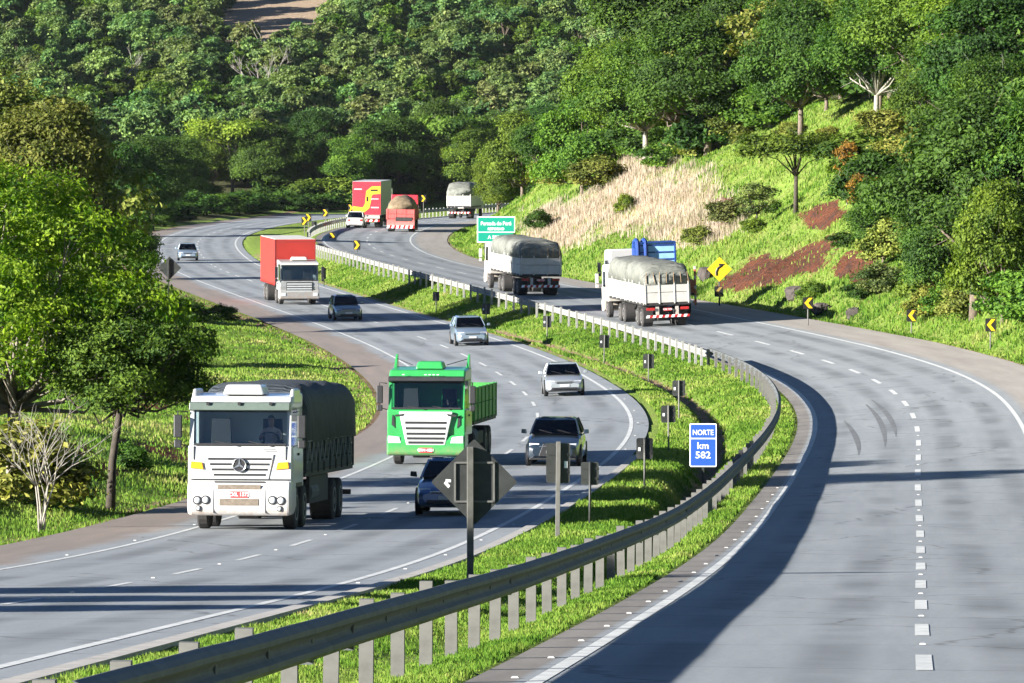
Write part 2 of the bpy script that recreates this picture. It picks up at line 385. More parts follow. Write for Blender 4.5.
class MB:
    def __init__(s): s.v = []; s.f = []; s.m = []
    def add(s, vs, fs, m=0):
        o = len(s.v); s.v += [tuple(map(float, p)) for p in vs]; s.f += [tuple(i+o for i in f) for f in fs]; s.m += [m]*len(fs); return s
    def hexa(s, p, m=0):
        return s.add(p, [(0, 3, 2, 1), (4, 5, 6, 7), (0, 1, 5, 4), (1, 2, 6, 5), (2, 3, 7, 6), (3, 0, 4, 7)], m)
    def box(s, x0, x1, y0, y1, z0, z1, m=0, tx=0.0, ty=0.0):
        return s.hexa([(x0, y0, z0), (x1, y0, z0), (x1, y1, z0), (x0, y1, z0), (x0+tx, y0+ty, z1), (x1-tx, y0+ty, z1), (x1-tx, y1-ty, z1), (x0+tx, y1-ty, z1)], m)
    def prism(s, poly, ax, a, b, m=0):
        """poly of 2-D points extruded along axis ax (0: points are y,z; 1: x,z; 2: x,y)"""
        def P(p, t): return (t, p[0], p[1]) if ax == 0 else ((p[0], t, p[1]) if ax == 1 else (p[0], p[1], t))
        n = len(poly); vs = [P(p, a) for p in poly]+[P(p, b) for p in poly]
        fs = [tuple(range(n)), tuple(range(2*n-1, n-1, -1))]+[(i, i+n, (i+1) % n+n, (i+1) % n) for i in range(n)]
        return s.add(vs, fs, m)
    def tube(s, pts, rad, n=8, m=0):
        pts = [np.array(p, float) for p in pts]
        if isinstance(rad, (int, float)): rad = [rad]*len(pts)
        rings = []; pr = None
        for i, p in enumerate(pts):
            d = pts[min(i+1, len(pts)-1)]-pts[max(i-1, 0)]; d /= np.linalg.norm(d)+1e-9
            if pr is None: pr = np.cross(d, (0, 0, 1.)) if abs(d[2]) < .9 else np.cross(d, (1., 0, 0))
            e1 = pr-d*np.dot(pr, d); e1 /= np.linalg.norm(e1)+1e-9; pr = e1; e2 = np.cross(d, e1)
            rings.append([p+rad[i]*(math.cos(2*PI*k/n)*e1+math.sin(2*PI*k/n)*e2) for k in range(n)])
        return s.loft(rings, m)
    def loft(s, rings, m=0, cap=True):
        n = len(rings[0]); vs = [p for r in rings for p in r]; fs = []
        for i in range(len(rings)-1):
            for k in range(n): fs.append((i*n+k, i*n+(k+1) % n, (i+1)*n+(k+1) % n, (i+1)*n+k))
        if cap: fs += [tuple(range(n-1, -1, -1)), tuple((len(rings)-1)*n+k for k in range(n))]
        return s.add(vs, fs, m)
    def lathe(s, c, prof, ax=0, n=20, m=0):
        """profile of (r, t) pairs turned about the axis ax through c"""
        rings = []
        for r, t in prof:
            ring = []
            for k in range(n):
                a = 2*PI*k/n; q = (r*math.cos(a), r*math.sin(a))
                ring.append((c[0]+t, c[1]+q[0], c[2]+q[1]) if ax == 0 else ((c[0]+q[0], c[1]+t, c[2]+q[1]) if ax == 1 else (c[0]+q[0], c[1]+q[1], c[2]+t)))
            rings.append(ring)
        return s.loft(rings, m)
    def panel(s, p, th, m=0):
        """a four-cornered sheet with thickness th along its normal"""
        p = [np.array(q, float) for q in p]; nn = np.cross(p[1]-p[0], p[3]-p[0]); nn /= np.linalg.norm(nn)
        return s.hexa([q-nn*th for q in p]+[q for q in p], m)
    def build(s, name, mats, parent=None, smooth=False, bevel=0.0, seg=2):
        me = bpy.data.meshes.new(name); me.from_pydata(s.v, [], s.f)
        if not isinstance(mats, (list, tuple)): mats = [mats]
        o = link(name, me, mats, parent)
        me.polygons.foreach_set('material_index', s.m)
        import bmesh
        bm = bmesh.new(); bm.from_mesh(me); bmesh.ops.recalc_face_normals(bm, faces=bm.faces); bm.to_mesh(me); bm.free()
        me.polygons.foreach_set('use_smooth', [smooth]*len(me.polygons))
        if bevel:
            b = o.modifiers.new('edge', 'BEVEL'); b.width = bevel; b.segments = seg; b.limit_method = 'ANGLE'; b.angle_limit = math.radians(35)
            b.harden_normals = False
        me.update()
        return o

def tag(o, label, cat, group=None, kind=None):
    o['label'] = label; o['category'] = cat
    if group: o['group'] = group
    if kind: o['kind'] = kind
    return o
def thing(name, loc, rot, label, cat, group=None):
    o = bpy.data.objects.new(name, None); C.objects.link(o); o.location = loc; o.rotation_euler = rot
    o.empty_display_size = .3
    return tag(o, label, cat, group)
def copy_tree(o, parent=None):
    c = o.copy(); C.objects.link(c)
    if parent is not None: c.parent = parent
    for ch in list(o.children): copy_tree(ch, c)
    return c
def text(body, size, mat, parent, loc, rot, name='lettering', ext=.004, bold=.0, sx=1.0, align='CENTER'):
    cu = bpy.data.curves.new(name, 'FONT'); cu.body = body; cu.size = size; cu.align_x = align; cu.align_y = 'CENTER'
    cu.extrude = ext; cu.offset = bold; cu.materials.append(mat); cu.resolution_u = 3
    o = bpy.data.objects.new(name, cu); C.objects.link(o); me = bpy.data.meshes.new_from_object(o.evaluated_get(bpy.context.evaluated_depsgraph_get())); bpy.data.objects.remove(o)
    o = bpy.data.objects.new(name, me); C.objects.link(o)
    o.parent = parent; o.location = loc; o.rotation_euler = rot; o.scale = (sx, 1, 1)
    return o

# ------------------------------------------------------------------ ground, roads, markings
def blobs(x, y, lst):
    a = np.zeros_like(x); uc = {}
    for (px, py, rx, ry, s) in lst:
        hx, hy, _ = hit(px, py); rd = RR if hx > float(RR.fx(hy)) else RL
        if rd not in uc: uc[rd] = rd.u(x, y)
        hu = float(rd.u(np.array([hx]), np.array([hy]))[0])
        a = np.maximum(a, s*np.exp(-(((uc[rd]-hu)/rx)**2+((y-hy)/ry)**2)))
    return a*(.45+.7*vnoise(x*1.3, y*.5, 61)*vnoise(x*.5, y*.22, 62)**.5+.55*vnoise(x*2.6, y*.9, 63))

xs = np.unique(np.concatenate([np.arange(-420, -44, 12), np.arange(-44, 66, .5), np.arange(66, 420, 12)]))
ys = np.unique(np.concatenate([np.arange(15, 420, 1.6), np.arange(420, 770, 3.2), np.arange(770, 1513, 12)]))
GX, GY = np.meshgrid(xs, ys)
GZ = terrain(GX.ravel(), GY.ravel())
nx, ny = len(xs), len(ys)
ii = (np.arange(ny-1)[:, None]*nx+np.arange(nx-1)[None, :]).ravel()
gq = np.stack([ii, ii+1, ii+nx+1, ii+nx], 1)
gx, gy = GX.ravel(), GY.ravel()
uLg, uRg = RL.u(gx, gy), RR.u(gx, gy)
DRY = [(592, 218, 2.6, 26, 1.0), (625, 200, 2.8, 26, 1.0), (662, 205, 2.6, 22, 1.0), (690, 222, 2.0, 18, .9), (560, 236, 2.0, 26, .9), (640, 168, 2.0, 20, .9), (690, 180, 1.6, 12, .6), (480, 205, 2, 34, .7), (545, 214, 1.8, 20, .7), (1018, 300, 1.6, 10, .9)]
RED = [(786, 268, 1.25, 11, 1.2), (756, 274, 1.1, 8, 1.15), (812, 254, 1.3, 6, 1.2), (852, 264, .9, 5, 1.1), (735, 286, .8, 6, .9), (720, 205, .7, 4, 1.0), (722, 220, .6, 4, 1.0), (825, 217, .9, 7, 1.1), (868, 275, .7, 4, 1.0),
       (170, 450, .9, 5, 1.1), (140, 445, .8, 5, 1.0), (60, 450, .8, 6, .9), (205, 420, 1.0, 7, 1.0), (100, 470, .8, 5, .9), (150, 410, .8, 6, 1.0)]
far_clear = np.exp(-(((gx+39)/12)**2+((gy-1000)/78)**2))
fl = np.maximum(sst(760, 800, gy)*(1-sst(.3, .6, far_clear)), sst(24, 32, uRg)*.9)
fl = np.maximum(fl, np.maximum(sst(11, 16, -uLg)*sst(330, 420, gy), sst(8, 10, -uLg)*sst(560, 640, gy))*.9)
dirt = np.maximum(.85*np.exp(-((uLg+6.7)/.7)**2), .62*np.exp(-((uRg-6.9)/.5)**2))
med = (uLg > 4.2) & (uRg < RAIL_U+.3) & (gy < 520)
dirt = np.maximum(dirt, np.where(med, .75*np.exp(-((uLg-4.75)/.4)**2)*sst(240, 300, gy), 0))
gl_ = np.clip(uLg-4.3, 0, None); gr_ = np.clip(RAIL_U+.55-uRg, 0, None); gw = gl_/np.maximum(gl_+gr_, .01)
fc = np.interp(gy, [0, 140, 182, 222, 272, 300, 330], [.72, .67, .53, .46, .39, .29, .2])
ditch = np.where(med, np.exp(-((gw-fc)*np.maximum(gl_+gr_, 1)/.42)**2)*sst(120, 150, gy)*(1-sst(330, 350, gy)), 0)
dirt = np.maximum(dirt, ditch*.95)
RED_A = blobs(gx, gy, RED); GZ = GZ+sst(.4, .7, RED_A)*((vnoise(gx*1.1, gy*.45, 51)-.5)*.5+(vnoise(gx*.6, gy*.9, 52)-.5)*.35)*(uRg > 8)+.0; DRY_A = np.maximum(blobs(gx, gy, DRY), 0)*(uRg > 7.5)
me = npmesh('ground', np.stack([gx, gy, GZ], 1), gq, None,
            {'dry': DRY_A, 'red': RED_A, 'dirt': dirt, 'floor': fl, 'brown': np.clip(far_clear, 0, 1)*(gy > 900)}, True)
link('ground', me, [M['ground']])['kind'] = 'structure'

def ribbon(name, road, us, dz, Y0, Y1, step, mat, parent=None):
    Y = np.arange(Y0, Y1+step*.5, step); us = list(us)
    P = []; uu = []; vv = []
    for u in us:
        x, y, z = road.pt(Y, u, dz); P.append(np.stack([x, y, z], 1)); uu.append(np.full(len(Y), u)); vv.append(Y)
    n = len(Y); V = np.concatenate(P); k = np.arange(n-1)
    q = np.concatenate([np.stack([j*n+k, (j+1)*n+k, (j+1)*n+k+1, j*n+k+1], 1) for j in range(len(us)-1)])
    me = npmesh(name, V, q, None, {'u': np.concatenate(uu), 'v': np.concatenate(vv)}, True)
    o = link(name, me, [mat]); o['kind'] = 'structure'; return o
ribbon('left_road', RL, [-6.3, -5.2, -3.6, -1.8, 0, 1.8, 3.6, 4.25], 0, 18, 830, 2, M['roadL'])
ribbon('right_road', RR, [-4.25, -3.6, -1.8, 0, 1.8, 3.6, 5, 6.7], 0, 18, 800, 2, M['roadR'])
for nm, rd, u, wd in (('edge_line', RL, -3.6, .13), ('edge_line', RL, 3.6, .15), ('edge_line', RR, -3.6, .16), ('edge_line', RR, 3.6, .15)):
    ribbon(nm, rd, [u-wd/2, u+wd/2], .005, 18, 780, 2, M['paint_line'])
# centre dashes: one mesh per carriageway, painted on the surface
def dashes(road, y0, n, pitch, ln, wd, nm):
    V = []; Q = []
    for i in range(n):
        for j in range(3):
            Y = np.array([y0+i*pitch+ln*j/3, y0+i*pitch+ln*(j+1)/3]); b = len(V)
            for yy, u in ((Y[0], -wd/2), (Y[0], wd/2), (Y[1], wd/2), (Y[1], -wd/2)):
                V.append([float(q) for q in road.pt(yy, u, .005)])
            Q.append((b, b+1, b+2, b+3))
    o = link(nm, npmesh(nm, V, Q), [M['paint_line']]); o['kind'] = 'structure'
dashes(RL, 144.6-2.2-11.4*9, 62, 11.4, 4.4, .13, 'lane_line')
dashes(RR, 61.2-2.4-11.4*3, 62, 11.4, 4.6, .17, 'lane_line')
# concrete kerb / gutter along the median side of the left carriageway
def kerb(road, u0, u1, h, Y0, Y1, nm, mat):
    Y = np.arange(Y0, Y1, 2.0); prof = [(u0, -.05), (u0+.02, h), (u1, h), (u1+.02, -.25)]
    rings = [[tuple(float(q) for q in road.pt(y, u, dz)) for u, dz in prof] for y in Y]
    o = MB().loft(rings).build(nm, mat); o['kind'] = 'structure'
kerb(RL, 4.27, 4.55, .05, 20, 200, 'kerb', M['concrete'])
# skid marks on the right carriageway
for k, (u0, u1, ya, yb) in enumerate([(-1.1, -1.5, 196, 236), (-.75, -1.15, 204, 240), (-1.9, -2.6, 190, 222)]):
    Y = np.arange(ya, yb, 2.0); t = (Y-ya)/(yb-ya); w = .10*np.sin(PI*np.clip(t*.9+.05, 0, 1))
    uc = u0+(u1-u0)*t**1.5; V = []; n = len(Y)
    for sgn in (-1, 1):
        x, y, z = RR.pt(Y, uc+sgn*w, .003); V.append(np.stack([x, y, z], 1))
    kk = np.arange(n-1)
    o = link('skid_mark', npmesh('skid_mark', np.concatenate(V), np.stack([kk, n+kk, n+kk+1, kk+1], 1)), [simple('tyre rubber streak', (.115, .12, .125), .8, 0, .3, 1)]); o['kind'] = 'structure'

# ------------------------------------------------------------------ grass
def inview(x, y, z, mx=70, my=50):
    px, py = proj(x, y, z); return (px > -mx) & (px < 1024+mx) & (py > -my) & (py < 683+my)
def sample(n, road, Y0, Y1, u0, u1, power=1.0):
    t = rng.random(n); Y = Y0*(Y1/Y0)**t if power == 1 else Y0+(Y1-Y0)*t
    u = u0+(u1-u0)*rng.random(n); x, y, _ = road.pt(Y, 0); t2 = road.head(Y); q = np.sqrt(1+t2*t2)
    return x+u/q, y-u*t2/q
def blades(name, x, y, h, w, tint, mat, label, lean=.5):
    z = terrain(x, y, False); k = inview(x, y, z); x, y, z = x[k], y[k], z[k]; h = h[k]; w = w[k]; tint = tint[k]; n = len(x)
    a = rng.random(n)*2*PI; dx, dy = np.cos(a), np.sin(a); l = rng.random(n)*lean; b = rng.random(n)*2*PI
    base = np.stack([x, y, z-.02], 1); side = np.stack([dx, dy, 0*dx], 1)*(w/2)[:, None]
    bend = np.stack([np.cos(b)*l, np.sin(b)*l, 0*b], 1)*h[:, None]
    mid = base+bend*.3+np.array([0, 0, 1.])*(h*.6)[:, None]; tip = base+bend+np.array([0, 0, 1.])*(h*(1-.3*l))[:, None]
    V = np.stack([base-side, base+side, mid+side*.7, mid-side*.7, tip], 1).reshape(-1, 3)
    o5 = np.arange(n)*5
    me = npmesh(name, V, np.stack([o5, o5+1, o5+2, o5+3], 1), np.stack([o5+3, o5+2, o5+4], 1), {'tint': np.repeat(tint, 5)})
    o = link(name, me, [mat]); o['kind'] = 'stuff'; o['label'] = label; o['category'] = 'grass'
    return o
def gtint(x, y): return np.clip(.02+.45*vnoise(x*.6, y*.35, 21)+.38*vnoise(x*.22, y*.1, 24)**1.5+.35*vnoise(x*2.1, y*1.4, 22)-.15+rng.normal(0, .13, len(x)), 0, 1)
parts = []
# median, from the kerb to the guardrail and the strip on its road side
n = 330000
Y = 45*(440/45)**rng.random(n); f = rng.random(n)
xa, ya, _ = RL.pt(Y, 4.65); xb, yb, _ = RR.pt(Y, -4.38)
x = xa+(xb-xa)*f; y = ya+(yb-ya)*f
uL_, uR_ = RL.u(x, y), RR.u(x, y); g1 = np.clip(uL_-4.3, 0, None); g2 = np.clip(RAIL_U+.55-uR_, 0, None); w_ = g1/np.maximum(g1+g2, .01)
fc_ = np.interp(y, [0, 140, 182, 222, 272, 300, 330], [.72, .67, .53, .46, .39, .29, .2])
dch = np.exp(-((w_-fc_)*np.maximum(g1+g2, 1)/.4)**2)*sst(185, 205, y)*(1-sst(330, 350, y))
keep = (uL_ > 4.6) & (uR_ < -4.3) & (rng.random(n) > dch*1.1) & (rng.random(n) < .35+.9*vnoise(x*.9, y*.6, 31))
parts.append((x[keep], y[keep]))
# left verge
x, y = sample(300000, RL, 85, 420, -24, -6.5); keep = rng.random(len(x)) < .25+.9*vnoise(x*.8, y*.5, 32)
parts.append((x[keep], y[keep]))
# right verge and slope
x, y = sample(330000, RR, 225, 640, 6.9, 27)
keep = rng.random(len(x)) < .3+.8*vnoise(x*.8, y*.5, 33); keep &= (blobs(x, y, DRY) < .4+.45*rng.random(len(x))) & (blobs(x, y, RED) < .30+.22*rng.random(len(x))+1.0*(rng.random(len(x)) < .13))
parts.append((x[keep], y[keep]))
X = np.concatenate([p[0] for p in parts]); Y = np.concatenate([p[1] for p in parts])
red_ = blobs(X, Y, RED); k = red_ < .34+.2*rng.random(len(X))+1.0*(rng.random(len(X)) < .5); X, Y = X[k], Y[k]
sc = np.clip(Y/110, .55, 2.6)
hh = (.035+.06*rng.random(len(X))**1.5+.075*vnoise(X*.7, Y*.4, 35)**2)*np.clip(sc, .8, 1.6); uR_ = RR.u(X, Y)
hh = np.where(uR_ > 7.4, hh*1.7, hh); hh = np.where((uR_ > -6.5) & (uR_ < -4), hh*.95, hh)
blades('grass', X, Y, hh, .018*sc*(1+rng.random(len(X))), gtint(X, Y), M['blade'], 'short green grass covering the median and both verges')
x, y = sample(330000, RR, 300, 640, 7.6, 26); dd = blobs(x, y, DRY); k = dd > .28+.4*rng.random(len(x)); x, y = x[k], y[k]
blades('dry_grass', x, y, (.25+.5*rng.random(len(x))), (.022+.025*rng.random(len(x))), np.clip(.15+.75*vnoise(x*.7, y*.4, 41)+rng.normal(0, .15, len(x)), 0, 1), M['blade_dry'],
       'tall dry straw coloured grass on the right hillside above the trucks', .35)

# ------------------------------------------------------------------ trees
def tube_np(V, Q, pts, rad, n=6):
    mb = MB(); mb.tube(pts, rad, n); b = len(V); V += mb.v
    for f in mb.f:
        Q.append(tuple(i+b for i in f))
class TreeGen:
    """trunk + limbs and a crown of leaf-sized faces grouped in clumps"""
    def __init__(s, seed, H, R, base=.3, top=1.0, lobes=16, clumps=46, leaves=12, leaf=.28, flat=1.0, spread=.13, trunk=.16, lean=0.0, limb=1.0, lobe=1.0, zsq=.72):
        r = np.random.default_rng(seed); s.H = H
        fork = np.array([lean*H*base, 0, H*base])
        mb = MB(); mb.tube([(0, 0, -.5), (lean*H*base*.3+r.normal(0, .05), r.normal(0, .05), H*base*.5), tuple(fork)], [trunk*1.35, trunk, trunk*.85], 8)
        P = []; Nn = []; T = []; zc = H*(base+(top-base)*.5)
        for i in range(lobes):
            a = 2*PI*(i*.618+r.random()*.25); hgt = (i+.5)/lobes; hgt = np.clip(hgt+r.normal(0, .08), .02, 1)
            prof = math.sqrt(max(.05, 1-(abs(hgt-.38)/.66)**2)) if flat >= 1 else 1.0
            rho = R*.72*prof*math.sqrt(.15+.85*r.random())
            z = H*(base*.95+(top-base)*(.12+.76*hgt)) if flat >= 1 else H*(top-(top-base)*flat*(.15+.6*r.random())-.12*H*0)
            c = np.array([lean*z+rho*math.cos(a), rho*math.sin(a), z]); lr = R*(.26+.17*r.random())*lobe
            mid = fork*.45+c*.55+np.array([0, 0, -.06*H]) if c[2] > fork[2] else fork*.5+c*.5
            if flat < 1: mid = np.array([fork[0]*.6+c[0]*.4, fork[1]*.6+c[1]*.4, fork[2]*.3+c[2]*.7])
            if flat >= 1 or i % 2 == 0: mb.tube([tuple(fork), tuple(mid+r.normal(0, .05*R, 3)), tuple(c)], [trunk*.5*limb, trunk*.28*limb, trunk*.12*limb], 5)
            for j in range(3):
                e = c+r.normal(0, 1, 3)*lr*.5; mb.tube([tuple(c*.7+mid*.3), tuple(c*.35+mid*.1+e*.55+r.normal(0, .12, 3)*lr), tuple(e)], [trunk*.12*limb, trunk*.08*limb, trunk*.03*limb], 4)
            nc = int(clumps*(.7+.6*r.random()))
            d = r.normal(0, 1, (nc, 3)); d /= np.linalg.norm(d, axis=1)[:, None]; d[:, 2] = np.where(d[:, 2] < -.35, -d[:, 2]*.7, d[:, 2])
            rad = lr*(.55+.5*r.random(nc)**.6)
            cc = c+d*rad[:, None]*np.array([1, 1, zsq if flat >= 1 else .45])
            lt = r.random()*.35
            tn = np.clip(.28+lt+r.normal(0, .17, nc), 0, 1)
            out = cc-np.array([0, 0, zc-.15*H]); out /= np.linalg.norm(out, axis=1)[:, None]
            q = np.repeat(cc, leaves, 0)+r.normal(0, 1, (nc*leaves, 3))*R*spread*np.array([1, 1, .6])*.6
            nn = np.repeat(.6*d+.5*out+np.array([0, 0, .35]), leaves, 0)+r.normal(0, .55, (nc*leaves, 3))
            P.append(q); Nn.append(nn); T.append(np.clip(np.repeat(tn, leaves)+r.normal(0, .1, nc*leaves), 0, 1))
        P = np.concatenate(P); Nn = np.concatenate(Nn); T = np.concatenate(T); Nn /= np.linalg.norm(Nn, axis=1)[:, None]
        n = len(P); rv = r.normal(0, 1, (n, 3)); e1 = np.cross(Nn, rv); e1 /= np.linalg.norm(e1, axis=1)[:, None]; e2 = np.cross(Nn, e1)
        sz = leaf*(.6+.8*r.random(n)); L = e1*sz[:, None]*.62; W = e2*sz[:, None]*.36
        V = np.stack([P-L, P+W-L*.1, P+L, P-W-L*.1], 1); V[:, [0, 2]] -= (Nn*sz[:, None]*.12)[:, None, :]
        s.leaf = (V.reshape(-1, 3), np.arange(n*4).reshape(-1, 4), np.repeat(T, 4)); s.wood = mb
    def meshes(s, name):
        cm = npmesh(name+'_crown', s.leaf[0], s.leaf[1], None, {'tint': s.leaf[2]})
        wm = bpy.data.meshes.new(name+'_trunk'); wm.from_pydata(s.wood.v, [], s.wood.f); wm.polygons.foreach_set('use_smooth', [True]*len(wm.polygons))
        return cm, wm
_leafcopy = {}
def plant(key, gen, leafm, barkm, X, Y, h, label, name='leafy_tree', rz=None, wide=1.0, group=None, cat='tree'):
    """a tree: root with two parts; meshes are shared between trees of a kind and colour"""
    k = (key, leafm, barkm)
    if k not in _leafcopy:
        cm, wm = gen.meshes(key); cm.materials.append(M[leafm]); wm.materials.append(M[barkm]); _leafcopy[k] = (cm, wm)
    cm, wm = _leafcopy[k]; sc = h/gen.H
    o = thing(name, (X, Y, gz(X, Y)-.1), (0, 0, random.random()*2*PI if rz is None else rz), label, cat, group); o.scale = (sc*wide, sc*wide, sc)
    for nm, md in (('crown', cm), ('trunk', wm)):
        c = bpy.data.objects.new(nm, md); C.objects.link(c); c.parent = o
    return o
def at_px(px, Y): return (px-512)/F_PX*Y/1.0

G = {}
G['broad'] = TreeGen(1, 10, 5.2, .28, 1, 20, 70, 34, .19, 1, .12, .22)
G['broad2'] = TreeGen(2, 10, 4.6, .22, 1, 22, 64, 34, .18, 1, .13, .2)
G['tall'] = TreeGen(3, 12, 4.2, .30, 1, 22, 62, 30, .20, 1, .12, .22)
G['round'] = TreeGen(4, 7, 3.8, .16, 1, 17, 64, 34, .18, 1, .14, .16)
G['umbrella'] = TreeGen(5, 8, 4.6, .48, .96, 15, 46, 12, .26, .55, .12, .17)
G['thin'] = TreeGen(6, 8, 3.2, .35, 1, 12, 20, 10, .28, 1, .13, .12)
G['low'] = TreeGen(8, 2.4, 2.1, .08, 1, 12, 42, 14, .17, 1, .16, .06)
G['fore'] = TreeGen(9, 9.5, 5.6, .26, 1, 46, 66, 22, .115, 1, .055, .22, limb=.85, lobe=.64)
G['fore2'] = TreeGen(10, 8, 4.6, .34, 1, 30, 80, 15, .15, 1, .07, .14, limb=1.3, lobe=.8)

# big foreground tree and its neighbours on the left verge
bx, by, _ = hit(96, 515)
plant('fore', G['fore'], 'leaf_fore', 'bark_mid', -13.3, 160, 8.9, 'largest bright green tree spreading over the left verge', rz=1.9, wide=.98)
plant('fore', G['fore'], 'leaf_fore', 'bark_mid', -17.0, 170, 7.4, 'bright green tree cut off by the left edge behind the large bright tree', rz=2.4, wide=1.1)
G['lean'] = TreeGen(12, 8, 4.4, .52, 1, 28, 70, 22, .12, 1, .07, .15, lean=.10, limb=1.1, lobe=.75)
plant('lean', G['lean'], 'leaf_mid', 'bark_dark', bx+.15, by+3, 5.4, 'leaning dark trunked tree with green leaves overhanging beside the white truck', rz=.2, wide=1.05)
# the wood and single trees on the right hillside
def ptree(key, leafm, barkm, px, py, h, label, wide=1.0, name='leafy_tree', rz=None, Y=None):
    if Y is None: X, Y, _ = hit(px, py)
    else: X = (px-512)/F_PX*Y
    return plant(key, G[key], leafm, barkm, X, Y, h, label, name, rz, wide)
ptree('broad', 'leaf_dark', 'bark', 690, 150, 12.5, 'tallest dark broad tree crowning the wood above the dry grass', 1.25, Y=478)
ptree('tall', 'leaf_dark', 'bark', 745, 0, 12.0, 'dark tall tree just right of the tallest broad crown', 1.1, Y=465)
ptree('broad2', 'leaf_mid', 'bark_pale', 632, 150, 8.8, 'mid green tree with a pale leaning trunk at the top of the dry grass', 1.0, rz=2.7, Y=468)
ptree('round', 'leaf_mid', 'bark', 582, 196, 7.4, 'rounded bright green tree at the left end of the dry grass slope', 1.0)
ptree('round', 'leaf_dark', 'bark', 545, 205, 5.2, 'dark rounded tree behind the green direction sign', 1.1, Y=520)
ptree('broad2', 'leaf_light', 'bark', 498, 215, 6.2, 'light green tree at the foot of the hill beyond the last white truck', 1.0, Y=560)
ptree('round', 'leaf_mid', 'bark', 522, 210, 7.5, 'mid green tree between the light green tree and the dry slope', .9, Y=545)
ptree('umbrella', 'leaf_mid', 'bark_dark', 796, 214, 5.0, 'flat crowned small tree with a dark forked trunk on the green slope', 1.35, 'flat_crowned_tree')
ptree('thin', 'leaf_grey', 'bark_dark', 757, 231, 3.3, 'thin grey green tree left of the flat crowned tree', 1.2, 'thin_tree')
ptree('thin', 'leaf_orange', 'bark_pale', 847, 205, 4.2, 'slim tree with orange leaves on a pale straight trunk', .55, 'slim_tree')
ptree('thin', 'leaf_orange', 'bark', 864, 222, 3.1, 'small yellow orange leaved tree beside the big dark tree', .95, 'small_tree')
ptree('broad', 'leaf_dark', 'bark', 975, 318, 10.5, 'large dense dark tree over the right hand chevron boards', 1.12)
ptree('broad2', 'leaf_mid', 'bark', 1050, 318, 9.5, 'mid green tree cut off by the right edge of the picture', 1.0, Y=292)
ptree('broad2', 'leaf_dark', 'bark', 945, 312, 6.2, 'dark rounded tree in front of the left side of the large dark tree', 1.05)
ptree('broad2', 'leaf_dark', 'bark', 884, 262, 4.6, 'small dark tree above the red soil left of the dark rounded tree', 1.2)
ptree('round', 'leaf_mid', 'bark', 990, 318, 4.8, 'bright green rounded small tree low in front of the large dark tree', 1.3, Y=303)
ptree('round', 'leaf_light', 'bark', 1003, 250, 6.6, 'bright green tree half way up against the large dark tree', .75, Y=288)
ptree('broad2', 'leaf_mid', 'bark', 715, 155, 5.4, 'mid green tree with vines at the top of the green slope', 1.0, Y=448)
ptree('round', 'leaf_orange', 'bark', 683, 150, 4.6, 'orange tinged tree above the top of the dry grass', .9, Y=455)
ptree('broad', 'leaf_mid', 'bark', 770, 150, 6.6, 'mid green tree behind the flat crowned tree', 1.0, Y=428)
ptree('round', 'leaf_dark', 'bark', 826, 160, 6.2, 'dark rounded tree above the slim orange tree', 1.0, Y=412)
ptree('broad2', 'leaf_mid', 'bark', 880, 150, 6.6, 'mid green tree touching the left side of the large dark tree', 1.0, Y=392)
ptree('umbrella', 'leaf_light', 'bark', 935, 60, 8.5, 'light green spreading tree at the top right of the wood', 1.25, Y=420)
ptree('broad', 'leaf_mid', 'bark', 1005, 60, 8.6, 'mid green broad tree in the top right corner', 1.05, Y=405)
ptree('thin', 'leaf_olive', 'bark_pale', 850, 60, 8.4, 'olive tree left of the pale bare trunk near the top', 1.2, Y=440)

def bare_tree(seed, H, mat, n0=4, up=.8, r0=.14):
    r = random.Random(seed); mb = MB()
    def grow(p, d, L, rad, lev):
        pts = [p]; q = np.array(p, float); dd = np.array(d, float)
        for i in range(3):
            dd = dd+np.array([r.gauss(0, .16), r.gauss(0, .16), .05]); dd /= np.linalg.norm(dd); q = q+dd*L/3; pts.append(tuple(q))
        mb.tube(pts, [rad, rad*.85, rad*.7, rad*.5], 6)
        if lev > 0:
            for k in range(r.choice((2, 3, 3))):
                a = r.random()*2*PI; s = .55+.35*r.random()
                nd = dd+np.array([math.cos(a)*s, math.sin(a)*s, .15]); st = pts[r.choice((2, 3, 3))]
                grow(st, nd/np.linalg.norm(nd), L*(.55+.25*r.random()), rad*.5, lev-1)
    for k in range(n0):
        a = 2*PI*k/n0+r.random(); grow((0, 0, -.2), np.array([math.cos(a)*(1-up), math.sin(a)*(1-up), up]), H*.5, r0, 3)
    return mb
def bare(px, py, H, seed, label, mat='bark_pale', n0=1, up=.95, r0=.16, Y=None, name='bare_tree'):
    if Y is None: X, Y, _ = hit(px, py)
    else: X = (px-512)/F_PX*Y
    o = bare_tree(seed, H, mat, n0, up, r0).build(name, M[mat], smooth=True); o.location = (X, Y, gz(X, Y)-.1)
    return tag(o, label, 'tree' if name == 'bare_tree' else 'shrub')
for px_, Y_, k_, lm_, h_, lb_ in ((925, 375, 'broad', 'leaf_mid', 9.5, 'leafy green tree filling the wood right of the tall pale leafless tree'), (890, 395, 'broad2', 'leaf_dark', 8.5, 'dark green tree at the foot of the tall pale leafless tree'), (965, 360, 'tall', 'leaf_light', 10, 'light green tall tree behind the large dark tree'), (1010, 345, 'broad', 'leaf_dark', 9.5, 'dark broad tree behind the large dark tree at the right edge')):
    ptree(k_, lm_, 'bark', px_, 0, h_, lb_, 1.1, Y=Y_)
bare(903, 60, 10.5, 4, 'tall pale leafless tree standing out of the wood at the top right', Y=412, r0=.2)
bare(40, 533, 2.9, 12, 'pale many stemmed leafless shrub on the left verge near the road edge', n0=5, up=.9, r0=.036, name='bare_shrub')
bare(985, 60, 7.5, 5, 'grey leafless tree in the upper right wood behind green crowns', Y=390, n0=2, up=.8, r0=.14)

